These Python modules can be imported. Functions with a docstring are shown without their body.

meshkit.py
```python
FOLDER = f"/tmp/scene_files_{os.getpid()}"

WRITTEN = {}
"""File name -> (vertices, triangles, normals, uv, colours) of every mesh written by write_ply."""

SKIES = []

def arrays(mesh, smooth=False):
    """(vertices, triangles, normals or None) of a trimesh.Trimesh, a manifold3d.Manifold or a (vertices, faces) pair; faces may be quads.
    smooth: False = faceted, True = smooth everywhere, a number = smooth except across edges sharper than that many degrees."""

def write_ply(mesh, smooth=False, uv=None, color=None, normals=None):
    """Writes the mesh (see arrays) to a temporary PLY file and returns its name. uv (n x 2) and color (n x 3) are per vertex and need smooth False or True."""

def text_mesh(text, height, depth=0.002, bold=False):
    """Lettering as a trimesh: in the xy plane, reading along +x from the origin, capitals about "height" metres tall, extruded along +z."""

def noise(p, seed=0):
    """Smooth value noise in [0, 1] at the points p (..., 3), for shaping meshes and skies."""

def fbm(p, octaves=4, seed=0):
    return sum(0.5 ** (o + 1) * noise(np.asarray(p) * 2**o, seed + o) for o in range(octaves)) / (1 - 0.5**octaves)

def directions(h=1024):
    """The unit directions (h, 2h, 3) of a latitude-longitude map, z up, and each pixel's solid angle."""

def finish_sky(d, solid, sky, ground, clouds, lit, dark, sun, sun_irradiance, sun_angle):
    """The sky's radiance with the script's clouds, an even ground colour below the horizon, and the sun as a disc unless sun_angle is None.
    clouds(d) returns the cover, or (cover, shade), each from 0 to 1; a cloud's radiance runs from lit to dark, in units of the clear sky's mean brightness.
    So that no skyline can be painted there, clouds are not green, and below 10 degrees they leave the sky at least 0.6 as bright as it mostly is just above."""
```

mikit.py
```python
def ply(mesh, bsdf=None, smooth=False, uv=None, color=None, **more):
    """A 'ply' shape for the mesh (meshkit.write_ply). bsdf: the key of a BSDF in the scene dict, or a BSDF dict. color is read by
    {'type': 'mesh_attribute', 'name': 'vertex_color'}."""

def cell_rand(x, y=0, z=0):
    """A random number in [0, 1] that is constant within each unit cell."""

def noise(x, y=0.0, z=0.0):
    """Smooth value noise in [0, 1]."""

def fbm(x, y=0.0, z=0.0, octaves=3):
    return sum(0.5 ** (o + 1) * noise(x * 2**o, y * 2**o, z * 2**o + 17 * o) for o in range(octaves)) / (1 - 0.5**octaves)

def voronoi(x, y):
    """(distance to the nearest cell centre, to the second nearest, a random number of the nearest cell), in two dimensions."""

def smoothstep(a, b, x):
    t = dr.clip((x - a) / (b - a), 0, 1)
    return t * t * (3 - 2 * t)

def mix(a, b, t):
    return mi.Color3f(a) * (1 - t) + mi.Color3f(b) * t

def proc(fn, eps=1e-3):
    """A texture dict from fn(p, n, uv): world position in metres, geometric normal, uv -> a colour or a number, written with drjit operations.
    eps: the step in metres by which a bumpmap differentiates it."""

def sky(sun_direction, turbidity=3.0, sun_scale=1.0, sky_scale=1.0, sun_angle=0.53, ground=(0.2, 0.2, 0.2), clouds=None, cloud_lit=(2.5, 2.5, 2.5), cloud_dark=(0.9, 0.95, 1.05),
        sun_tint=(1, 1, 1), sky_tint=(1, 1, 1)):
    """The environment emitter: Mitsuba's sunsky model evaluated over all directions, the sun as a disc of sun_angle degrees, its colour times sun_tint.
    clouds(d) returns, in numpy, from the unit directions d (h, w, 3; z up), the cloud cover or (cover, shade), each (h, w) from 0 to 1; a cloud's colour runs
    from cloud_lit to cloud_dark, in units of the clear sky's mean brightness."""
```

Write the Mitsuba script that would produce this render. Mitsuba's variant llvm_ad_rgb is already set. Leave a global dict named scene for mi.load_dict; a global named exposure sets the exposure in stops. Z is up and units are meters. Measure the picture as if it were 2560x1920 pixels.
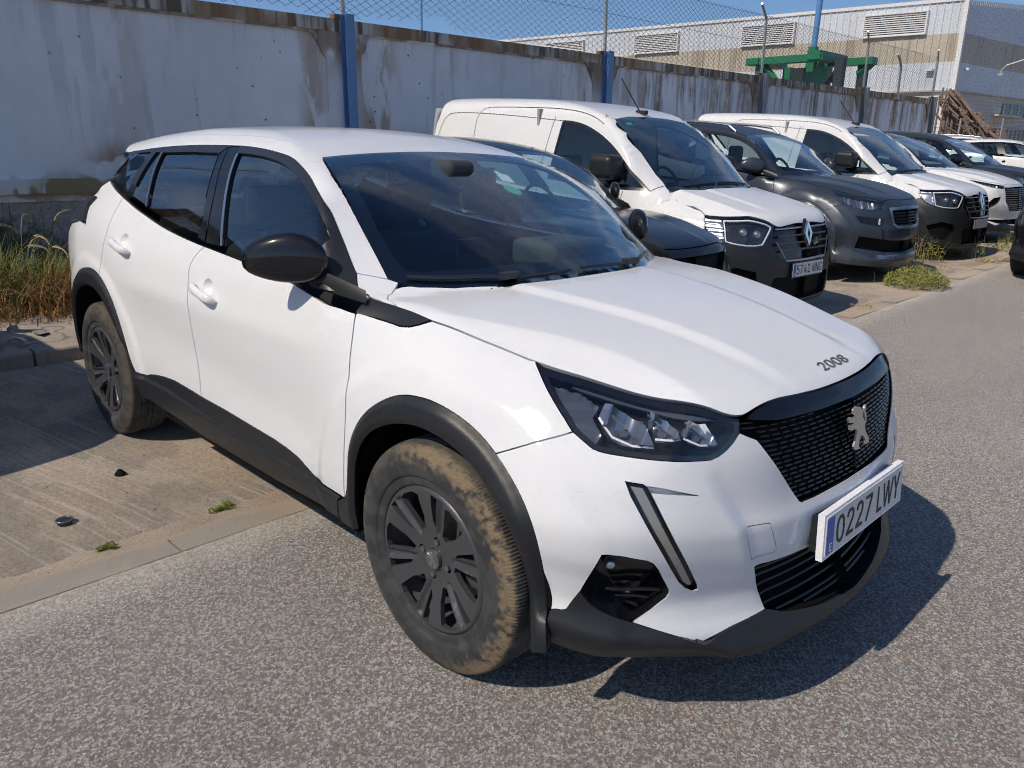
import math
import numpy as np
import shapely
import trimesh
import drjit as dr
import mitsuba as mi
from scipy.interpolate import PchipInterpolator, RectBivariateSpline, CubicSpline
from scipy.ndimage import gaussian_filter
from scipy.spatial import Delaunay
import meshkit
import mikit
from mikit import proc, noise, fbm, voronoi, cell_rand, smoothstep, mix
T = mi.ScalarTransform4f
rng = np.random.default_rng(11)
scene, labels = {"type": "scene"}, {}
# ---------------------------------------------------------------- camera, sky, exposure
scene["camera"] = {"type": "perspective", "fov": 66.826, "fov_axis": "x", "near_clip": 0.05, "far_clip": 3000.0,
                   "to_world": T().look_at(origin=[1.5304, -2.0845, 1.443], target=[0.85353, -1.40751, 1.15393], up=[-0.21549, 0.1932, 0.9572])}
exposure = 1.3
SUN = np.array([-0.12, -0.93, 1.0])
def sky_clouds(d):
    el = np.maximum(d[..., 2], 0.02); p = np.stack([d[..., 0] / (el + .25) * 1.6, d[..., 1] / (el + .25) * 3.6, 0 * el], -1)
    c = meshkit.fbm(p + 3.7, 5, 4); f = meshkit.fbm(p * 3.1, 4, 9)
    return np.clip((c - .52) * 2.2 + (f - .5) * .5, 0, .7)
scene["sky"] = mikit.sky(SUN, turbidity=2.6, clouds=sky_clouds, cloud_lit=(2.5, 2.55, 2.65), sky_tint=(0.86, 0.97, 1.12), sun_tint=(.93, .99, 1.10))
# ---------------------------------------------------------------- materials
def rgb(*c): return {"type": "rgb", "value": [float(v) for v in (c if len(c) == 3 else c * 3)]}
def two(d): return {"type": "twosided", "bsdf": d}
def mat(name, color, rough=.5, metal=0.0, coat=0.0, spec=.5, **k):
    scene[name] = two({"type": "principled", "base_color": color if isinstance(color, dict) else rgb(*color), "roughness": float(rough), "metallic": float(metal), "clearcoat": float(coat), "clearcoat_gloss": .97, "specular": float(spec), **k})
def paint(name, c, alpha=.03):
    scene[name] = two({"type": "roughplastic", "diffuse_reflectance": c if isinstance(c, dict) else rgb(*c), "alpha": alpha, "int_ior": 1.5, "nonlinear": False})
def f_white(p, n, uv):
    k = .018 * (fbm(p.x * 3, p.y * 3, p.z * 3) - .5)
    sp = smoothstep(.74, .80, noise(p.x * 160, p.y * 160, p.z * 160)) * smoothstep(.55, .7, noise(p.x * 9 + 4, p.y * 9, p.z * 9)) * .05
    low = smoothstep(.75, .35, p.z) * fbm(p.x * 6, p.y * 6, p.z * 14) * .05
    return mi.Color3f(.78, .795, .82) * (1 + k - sp - low) 
paint("white_paint", proc(f_white), .02)
paint("white_van_paint", (.78, .79, .80), .05)
paint("grey_paint", (.060, .068, .080), .10)
mat("grey_metallic", (.036, .050, .072), .35, .3, 1.0)
paint("dark_paint", (.012, .014, .02), .03)
mat("graphite_metallic", (.036, .045, .06), .35, .3, 1.0)
mat("gloss_black", (.006, .006, .008), .06, 0, .6)
def f_plastic(p, n, uv):
    d = fbm(p.x * 5, p.y * 5, p.z * 9) * .5 + noise(p.x * 60, p.y * 60, p.z * 60) * .25
    return mix((.014, .016, .020), (.045, .045, .046), smoothstep(.35, .75, d) * .5)
mat("matte_black", proc(f_plastic), .46)
mat("trim_black", (.018, .02, .026), .32)
mat("deep_black", (.004, .004, .005), .7, spec=.2)
mat("chrome", (.82, .83, .85), .12, 1.0)
mat("satin_silver", (.62, .62, .61), .3, 1.0)
mat("lens_silver", (.55, .57, .6), .16, .9)
mat("lamp_grey", (.10, .12, .15), .25, .4, .6)
mat("drl_lens", (.27, .275, .26), .2, .2, .8)
mat("emblem", (.60, .585, .55), .32, .8)
mat("graphite", (.075, .078, .085), .36, .35, .2)
mat("graphite_bright", (.17, .175, .19), .24, .6, .4)
mat("plate_white", (.66, .66, .64), .4)
mat("frame_white", (.82, .83, .87), .3)
mat("plate_blue", (.03, .10, .42), .35)
mat("ink", (.02, .02, .022), .5)
mat("interior_dark", (.050, .054, .060), .75, spec=.25)
mat("interior_grey", (.12, .125, .13), .8, spec=.2)
mat("interior_light", (.34, .36, .36), .8, spec=.2)
mat("rubber_seal", (.012, .013, .015), .5)
mat("brake_steel", (.30, .28, .26), .4, .8)
mat("paper_white", (.72, .80, .78), .7)
mat("sticker_green", (.04, .42, .25), .5)
mat("sticker_blue", (.05, .28, .55), .5)
scene["window_glass"] = {"type": "thindielectric", "int_ior": 1.50, "specular_transmittance": rgb(.74, .88, .90)}
scene["tinted_glass"] = {"type": "thindielectric", "int_ior": 1.52, "specular_transmittance": rgb(.30, .36, .37)}
scene["privacy_glass"] = {"type": "thindielectric", "int_ior": 1.52, "specular_transmittance": rgb(.10, .12, .12)}
scene["clear_lens"] = {"type": "thindielectric", "int_ior": 1.5, "specular_transmittance": rgb(.95, .96, .97)}
# ---------------------------------------------------------------- names
def key_for(k):
    if k not in scene and k not in labels: return k
    i = 1
    while f"{k}_{i:03d}" in scene or f"{k}_{i:03d}" in labels: i += 1
    return f"{k}_{i:03d}"
def thing(name, label, cat, group=None):
    k = key_for(name); labels[k] = {"label": label, "category": cat}
    if group: labels[k]["group"] = group
    return k
def put(parent, name, m, bsdf, label=None, kind=None, tw=None, **more):
    k = key_for(f"{parent}__{name}" if parent else name)
    scene[k] = m.shape(bsdf, **more) if hasattr(m, "shape") else m
    if tw is not None: scene[k]["to_world"] = tw
    if label or kind: labels[k] = {a: c for a, c in (("label", label), ("kind", kind)) if c}
    return k
# ---------------------------------------------------------------- shape tools
def pch(pts):
    a = np.array(pts, float); f = PchipInterpolator(a[:, 0], a[:, 1]); lo, hi = a[0, 0], a[-1, 0]
    return lambda v: f(np.clip(v, lo, hi))
def smin(a, b, k):
    h = np.clip(0.5 + 0.5 * (b - a) / k, 0, 1)
    return b * (1 - h) + a * h - k * h * (1 - h)
def sstep(a, b, v):
    t = np.clip((v - a) / (b - a), 0, 1); return t * t * (3 - 2 * t)
def bump(v, c, w): return np.exp(-((v - c) / w) ** 2)

class Body:
    """A car body as one implicit surface F(x, y, z) = 0 (positive inside): x forwards from the front axle, y sideways (symmetric), z up.
    Its side-and-front wall is a table R(s, z): behind x = xc the half width at s = xc - x, ahead of it the radius about (xc, 0) at the angle -s / sr from the side."""
    def __init__(b, xc, sr, outline, profiles, weights, sculpt=None):
        b.xc, b.sr = xc, sr
        o = np.array(outline, float)
        ss, rr = b.to_s(o[:, 0], o[:, 1]), np.where(o[:, 0] > xc, np.hypot(o[:, 0] - xc, o[:, 1]), o[:, 1])
        k = np.argsort(ss); base = PchipInterpolator(ss[k], rr[k])
        sg, zg = np.linspace(ss.min(), ss.max(), 420), np.linspace(0.0, 2.1, 260)
        R = np.repeat(base(sg)[:, None], len(zg), 1)
        W = np.array([pch(w)(sg) for w in weights]); W = W / W.sum(0)
        for w, p in zip(W, profiles): R = R + w[:, None] * pch(p)(zg)[None]
        R = gaussian_filter(R, (2, 1.2), mode="nearest")
        b.smin_, b.smax = ss.min(), ss.max()
        if sculpt: R = R + sculpt(*np.meshgrid(sg, zg, indexing="ij"))
        b.R = RectBivariateSpline(sg, zg, R, kx=2, ky=2)
    def to_s(b, x, y):
        x, y = np.asarray(x, float), np.abs(np.asarray(y, float))
        return np.where(x > b.xc, -(np.pi / 2 - np.arctan2(y, np.maximum(x - b.xc, 1e-9))) * b.sr, b.xc - x)
    def axis(b, s):
        s = np.asarray(s, float); a = np.pi / 2 + np.minimum(s, 0) / b.sr
        return np.where(s > 0, b.xc - s, b.xc), np.cos(a) * (s < 0), np.where(s < 0, np.sin(a), 1.0)
    def wallF(b, x, y, z):
        y = np.abs(y)
        rho = np.where(x > b.xc, np.hypot(x - b.xc, y), y)
        return b.R.ev(np.clip(b.to_s(x, y), b.smin_, b.smax), np.clip(z, 0, 2.1)) - rho
    def F(b, x, y, z): return smin(b.wallF(x, y, z), b.topF(x, np.abs(y), z), b.kblend(x, z))
    def _solve(b, P, lo, hi, n=34):
        flo = np.ones_like(lo)
        for _ in range(n):
            mid = (lo + hi) / 2; inside = b.F(*P(mid)) > 0
            lo, hi = np.where(inside, mid, lo), np.where(inside, hi, mid)
        return (lo + hi) / 2
    def wall(b, q):
        """Chart 'wall': q = (s, z) rows -> points on the surface, y < 0 (the car's right side)."""
        s, z = np.asarray(q, float).T
        ax, cx, cy = b.axis(s)
        P = lambda r: (ax + cx * r, -cy * r, z)
        R = b.R.ev(np.clip(s, b.smin_, b.smax), np.clip(z, 0, 2.1))
        r = b._solve(P, R * 0 + 0.02, R + 0.02, 20)
        return np.stack(P(r), 1)
    def top(b, q):
        """Chart 'top': q = (x, y) rows."""
        x, y = np.asarray(q, float).T
        P = lambda z: (x, y, z)
        return np.stack(P(b._solve(P, x * 0 + 0.35, x * 0 + 2.05, 20)), 1)
    def normal(b, p, e=0.004):
        x, y, z = p.T
        g = np.stack([b.F(x + e, y, z) - b.F(x - e, y, z), b.F(x, y + e, z) - b.F(x, y - e, z), b.F(x, y, z + e) - b.F(x, y, z - e)], 1)
        return -g / np.maximum(np.linalg.norm(g, axis=1, keepdims=True), 1e-12)
    def inv(b, chart, p):
        p = np.asarray(p, float)
        return np.stack([b.to_s(p[:, 0], p[:, 1]), p[:, 2]], 1) if chart == "wall" else p[:, :2]

def resample(q, h):
    q = np.asarray(q, float); out = []
    for a, c in zip(q, np.roll(q, -1, 0)):
        n = max(1, int(np.ceil(np.linalg.norm(c - a) / h))); out += [a + (c - a) * i / n for i in range(n)]
    return np.array(out)
def smooth_line(q, n=8):
    """A Catmull-Rom curve through the rows of q (open)."""
    q = np.asarray(q, float)
    if len(q) < 3: return q
    t = np.concatenate([[0], np.cumsum(np.sqrt(np.linalg.norm(np.diff(q, axis=0), axis=1)) + 1e-9)])
    tt = np.concatenate([np.linspace(t[i], t[i + 1], n, endpoint=False) for i in range(len(t) - 1)] + [[t[-1]]])
    return PchipInterpolator(t, q)(tt) if len(q) < 4 else CubicSpline(t, q)(tt)
def fill(poly, h):
    """Triangulates a shapely polygon (holes too) with edges of about h: (points, triangles, [boundary loops as index arrays])."""
    pts, loops, n = [], [], 0
    for ring in [poly.exterior, *poly.interiors]:
        r = resample(np.array(ring.coords)[:-1], h * 0.8)
        loops.append(np.arange(n, n + len(r))); n += len(r); pts.append(r)
    x0, y0, x1, y1 = poly.bounds
    gx, gy = np.meshgrid(np.arange(x0 + h / 2, x1, h), np.arange(y0 + h / 2, y1, h * 0.87))
    gx = gx + (np.arange(gx.shape[0]) % 2)[:, None] * h / 2
    g = np.stack([gx.ravel(), gy.ravel()], 1)
    inner = poly.buffer(-h * 0.45)
    if not inner.is_empty:
        g = g[shapely.contains_xy(inner, g[:, 0], g[:, 1])]; pts.append(g)
    pts = np.vstack(pts)
    jit = pts + np.random.default_rng(5).normal(0, 1e-6, pts.shape)
    tri = Delaunay(jit).simplices
    c = pts[tri].mean(1)
    tri = tri[shapely.contains_xy(poly, c[:, 0], c[:, 1])]
    a = pts[tri]
    area = (a[:, 1, 0] - a[:, 0, 0]) * (a[:, 2, 1] - a[:, 0, 1]) - (a[:, 1, 1] - a[:, 0, 1]) * (a[:, 2, 0] - a[:, 0, 0])
    tri[area < 0] = tri[area < 0][:, ::-1]
    return pts, tri[np.abs(area) > 1e-12], loops

class M:
    """A mesh in the making: vertices, triangles and normals, kept per corner where edges are hard."""
    def __init__(m): m.v, m.f, m.n, m.k = [], [], [], 0
    def add(m, v, f, n=None):
        v, f = np.asarray(v, float), np.asarray(f, int)
        if f.shape[1] == 4: f = np.vstack([f[:, [0, 1, 2]], f[:, [0, 2, 3]]])
        if n is None:                                    # flat: every triangle has its own corners
            v = v[f].reshape(-1, 3); f = np.arange(len(v)).reshape(-1, 3)
            n = np.cross(v[f[:, 1]] - v[f[:, 0]], v[f[:, 2]] - v[f[:, 0]]); n = np.repeat(n / np.maximum(np.linalg.norm(n, axis=1, keepdims=True), 1e-15), 3, 0)
        m.v.append(v); m.f.append(f + m.k); m.n.append(n); m.k += len(v); return m
    def tm(m, t, smooth=False):
        v, f, n = meshkit.arrays(t, smooth); return m.add(v, f, n)
    def mirrored(m):
        o = M(); o.k = m.k; s = np.array([1, -1, 1.0])
        o.v, o.n, o.f = [v * s for v in m.v], [n * s for n in m.n], [f[:, ::-1] for f in m.f]; return o
    def moved(m, A):
        A = np.asarray(A, float); o = M(); o.k = m.k; o.f = m.f; Ni = np.linalg.inv(A[:3, :3])
        o.v = [v @ A[:3, :3].T + A[:3, 3] for v in m.v]
        o.n = [(lambda q: q / np.maximum(np.linalg.norm(q, axis=1, keepdims=True), 1e-15))(n @ Ni) for n in m.n]; return o
    def join(m, o):
        for v, f, n in zip(o.v, o.f, o.n): pass
        m.v += o.v; m.n += o.n; m.f += [f + m.k for f in o.f]; m.k += o.k; return m
    def shape(m, bsdf, **more):
        path = meshkit.write_ply((np.vstack(m.v), np.vstack(m.f)), normals=np.vstack(m.n))
        return {"type": "ply", "filename": path, "face_normals": False, "bsdf": {"type": "ref", "id": bsdf}, **more}

def curl(pts2, loop, ccw=True): return loop
def panel(b, chart, poly, h=0.02, off=0.0, depth=0.016, both=False, gap=0.0, offfn=None, back=False):
    """A thin sheet of body surface: the polygon in chart coordinates, lifted by off along the normal, its edges turned inwards by depth."""
    m = M(); fn = b.wall if chart == "wall" else b.top
    if gap: poly = poly.buffer(-gap, join_style=2)
    for pg in getattr(poly, "geoms", [poly]):
        if pg.is_empty or pg.area < 1e-6: continue
        q, tri, loops = fill(pg, h)
        p = fn(q); n = b.normal(p)
        o = off if offfn is None else off + offfn(p)[:, None]
        p = p + n * o
        if offfn is not None:                            # normals of the raised sheet from its triangles
            n2 = np.zeros_like(p); c = np.cross(p[tri[:, 1]] - p[tri[:, 0]], p[tri[:, 2]] - p[tri[:, 0]])
            for k in range(3): np.add.at(n2, tri[:, k], c)
            n2 /= np.maximum(np.linalg.norm(n2, axis=1, keepdims=True), 1e-15); n = n2 * np.sign((n2 * n).sum(1))[:, None]
        c = np.cross(p[tri[:, 1]] - p[tri[:, 0]], p[tri[:, 2]] - p[tri[:, 0]])
        if (c * n[tri[:, 0]]).sum() < 0: tri = tri[:, ::-1]
        m.add(p, tri, n)
        if depth:
            for L in loops:
                a, e = p[L], p[L] - n[L] * depth
                k = len(L); i = np.arange(k); j = (i + 1) % k
                out = np.cross(p[L][j] - p[L], n[L]); out /= np.maximum(np.linalg.norm(out, axis=1, keepdims=True), 1e-12)
                m.add(np.vstack([a, e]), np.stack([i, j, j + k, i + k], 1), np.vstack([out, out]))
    if both: m.join(m.mirrored())
    return m
def Pg(*lines): 
    p = shapely.Polygon(np.vstack([np.asarray(l, float) for l in lines]))
    return p if p.is_valid else p.buffer(0)
# ---------------------------------------------------------------- the place: ground, kerb, wall, fence, far building
def terr(y): return .014 * np.maximum(np.sqrt((np.asarray(y, float) - 1) ** 2 + 4) + (np.asarray(y, float) - 1) - 2, 0) / 2
def sheet(x0, x1, y0, y1, dz, step=2.0, nx=2):
    ys = np.unique(np.concatenate([np.arange(max(y0, -20), min(y1, 80), step), [y0, y1]])); ys = ys[(ys >= y0) & (ys <= y1)]; xs = np.linspace(x0, x1, nx)
    X, Y = np.meshgrid(xs, ys, indexing="ij"); g = np.arange(X.size).reshape(X.shape)
    f = np.stack([g[:-1, :-1], g[1:, :-1], g[1:, 1:], g[:-1, 1:]], -1).reshape(-1, 4); v = np.stack([X, Y, terr(np.minimum(Y, 120)) + dz], -1).reshape(-1, 3)
    return M().tm((v, f), True)
def f_asphalt(p, n, uv):
    wx, wy = p.x + .004 * noise(p.x * 60, p.y * 60), p.y + .004 * noise(p.x * 60 + 9, p.y * 60)
    d1, d2, c = voronoi(wx * 165, wy * 165); e1, e2, k = voronoi(wx * 62 + 7, wy * 62)
    big = fbm(p.x * .45, p.y * .45, 0, 3); med = fbm(p.x * 2.2 + 4, p.y * 2.2, 0, 3); lane = fbm(p.x * 1.3, p.y * .12, 3, 3)
    g = .165 + .30 * c * c + .16 * (noise(p.x * 420, p.y * 420) - .5)
    col = mi.Color3f(g * 1.02, g * .985, g * .955)
    red = smoothstep(.84, .90, cell_rand(dr.floor(c * 977), 3)); col = col * (1 - .5 * red) + mi.Color3f(.25, .165, .125) * .5 * red
    stone = smoothstep(.64, .68, k) * smoothstep(.40, .30, e1); tone = cell_rand(dr.floor(k * 3977), 5)
    col = col * (1 - .75 * stone) + mix(mix((.25, .165, .12), (.145, .14, .15), smoothstep(.34, .42, tone)), (.42, .385, .335), smoothstep(.70, .76, tone)) * .75 * stone
    col = col * (.58 + .42 * smoothstep(.0, .25, d2 - d1)) * (.80 + .22 * big + .16 * med + .14 * lane)
    w = smoothstep(.26, .02, p.x + 1.13 - .12 * (fbm(p.x * 3, p.y * 3) - .5)) * (.35 + .5 * fbm(p.x * 9, p.y * 3))
    return col * (1 - w) + mi.Color3f(.42, .395, .35) * w * (.65 + .6 * c)
def f_asphalt_h(p, n, uv):
    d1, d2, c = voronoi(p.x * 165, p.y * 165); return smoothstep(0, .5, d2 - d1) * (.4 + .6 * c)
def f_concrete(p, n, uv):
    b = fbm(p.x * 1.3, p.y * 1.3, 0, 4); fine = noise(p.x * 260, p.y * 260); gr = noise(p.x * 110, p.y * 110)
    q = p.y + .05 * noise(p.x * 1.2, p.y * 2) - .2 * p.x
    br = noise(p.x * 5, q * 130); ln = smoothstep(.70, .80, noise(p.x * 1.9 + 30 * cell_rand(dr.floor(q * 42)), q * 42)) * smoothstep(.44, .58, fbm(p.x * 1.7, p.y * 1.5 + 5, 0, 4))
    col = mix((.270, .228, .185), (.345, .298, .250), smoothstep(.3, .7, b) * .8 + .9 * (br - .5))
    wear = smoothstep(.44, .56, fbm(p.x * 3.1 + 11, p.y * 4.6, 0, 5)); col = col * (1 - .6 * wear) + mi.Color3f(.185, .168, .150) * .6 * wear
    sand = smoothstep(.52, .70, fbm(p.x * 1.1 + 3, p.y * 1.6 + 8, 0, 4)); col = col * (1 - .5 * sand) + mi.Color3f(.345, .275, .205) * .5 * sand
    col = col * (1 - .36 * ln) + mi.Color3f(.46, .405, .35) * .36 * ln
    return col * (.66 + .36 * fine + .34 * gr)
def f_gutter(p, n, uv):
    b = fbm(p.x * 3, p.y * 3, 0, 4); s = noise(p.x * 300, p.y * 300); sand = smoothstep(.28, .52, fbm(p.x * 4 + 3, p.y * 1.7, 0, 4) + .4 * smoothstep(-1.22, -1.33, p.x))
    return mix(mix((.245, .225, .20), (.29, .265, .235), b), (.325, .27, .215), sand) * (.88 + .24 * s)
def f_soil(p, n, uv):
    b = fbm(p.x * 5, p.y * 5, 0, 4); return mix((.12, .085, .055), (.26, .20, .14), smoothstep(.3, .7, b)) * (.75 + .5 * noise(p.x * 140, p.y * 140))
def f_pave(p, n, uv):
    b = fbm(p.x * 2, p.y * 2, 0, 4); cr = smoothstep(.03, .0, dr.abs(fbm(p.x * 1.7 + 2, p.y * 1.7, 0, 4) - .5)) * .45
    return mix((.25, .215, .18), (.34, .30, .255), b) * (.85 + .3 * noise(p.x * 170, p.y * 170)) * (1 - cr)
def bumped(name, tex, h, scale, eps=1e-3, rough=.9):
    scene[name] = two({"type": "bumpmap", "arbitrary": proc(h, eps), "scale": scale, "bsdf": {"type": "principled", "base_color": proc(tex), "roughness": rough, "specular": .3}})
bumped("asphalt", f_asphalt, f_asphalt_h, .0020, 8e-4)
bumped("concrete", f_concrete, lambda p, n, uv: fbm(p.x * 2, p.y * 60, 0, 3) * .6 + noise(p.x * 180, p.y * 180) * .5, .0025, 1e-3)
mat("gutter_concrete", proc(f_gutter), .9, spec=.25); mat("soil", proc(f_soil), .95, spec=.2); mat("pavement_concrete", proc(f_pave), .9, spec=.25)
put(None, "ground", sheet(-900, 900, -900, 1500, -.010, 4), "soil", kind="structure")
put(None, "road", sheet(-1.13, 9.0, -60, 140, .004, 1.5), "asphalt", kind="structure")
put(None, "parking_ground", sheet(-4.28, -1.30, -30, 60, .002, 1.5), "concrete", kind="structure")
gut = put(None, "gutter", sheet(-1.312, -1.128, -30, 60, -.004, 1.5), "soil", kind="structure")
yj = [-7.1, -6.1, -5.1, -4.1, -3.12, -2.12, -1.13, -.12, .86, 1.86, 2.86, 3.86, 4.86, 5.86, 6.86, 7.86, 8.86, 9.86]
for a, c in zip(yj[:-1], yj[1:]):
    b = trimesh.creation.box((.178, c - a - .010, .05)); b.apply_translation([-1.221, (a + c) / 2, float(terr((a + c) / 2)) - .019]); put(gut, "slab", M().tm(b), "gutter_concrete")
def drift(x0, amp, y0, y1, wid, seed):
    ys = np.arange(y0, y1, .03); q = lambda o, f: meshkit.fbm(np.stack([ys * f + seed, ys * 0 + o, ys * 0], 1), 4, 3) - .5
    w = np.maximum(wid * (.55 + 1.6 * q(2, 1.1) + .5 * q(5, 6.0)), .002); c = x0 + amp * q(9, .8)
    v = np.stack([np.concatenate([c - w, c, c + w]), np.tile(ys, 3), np.tile(terr(ys), 3) + np.concatenate([0 * ys + .0025, .0105 + 0 * ys, 0 * ys + .0025])], 1); n = len(ys); i = np.arange(n - 1)
    return M().tm((v, np.vstack([np.stack([i, i + n, i + n + 1, i + 1], 1), np.stack([i + n, i + 2 * n, i + 2 * n + 1, i + n + 1], 1)])), True)
mat("sand", proc(lambda p, n, uv: mix((.275, .225, .175), (.36, .30, .24), fbm(p.x * 6, p.y * 6, 0, 4)) * (.72 + .5 * noise(p.x * 260, p.y * 260))), .95, spec=.2)
mat("pale_dust", proc(lambda p, n, uv: mix((.30, .275, .245), (.44, .41, .365), fbm(p.x * 16, p.y * 16, 0, 4)) * (.6 + .65 * noise(p.x * 190, p.y * 190))), .95, spec=.2)
put(None, "sand_strip", drift(-1.31, .06, -4, 16, .075, 3.0), "sand", kind="structure"); put(None, "dust_strip", drift(-1.10, .05, -4, 16, .050, 8.0), "pale_dust", kind="structure")
pav = trimesh.creation.box((2.62, 16.4, .13)); pav.apply_translation([-5.75, -7.0, .025]); put(None, "pavement", M().tm(pav), "pavement_concrete", kind="structure")
kb = thing("kerb", "low concrete kerb behind the rear wheel of the nearest car", "kerb")
for k in range(9):
    b = trimesh.creation.box((.15, .985, .17)); ch = b.copy(); b = trimesh.convex.convex_hull(np.vstack([ch.vertices * [1, 1, 1] + [0, 0, -.012], ch.vertices * [.86, 1, 1]]))
    b.apply_translation([-4.355 + .012 * math.sin(k * 2.2), .70 - k, .015 + .008 * math.sin(k * 3.1)]); put(kb, "kerb_stone", M().tm(b), "pavement_concrete")
soil = trimesh.creation.box((1.25, 16.4, .10)); soil.apply_translation([-6.40, -7.0, .055]); put(None, "verge", M().tm(soil), "soil", kind="structure")
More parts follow.
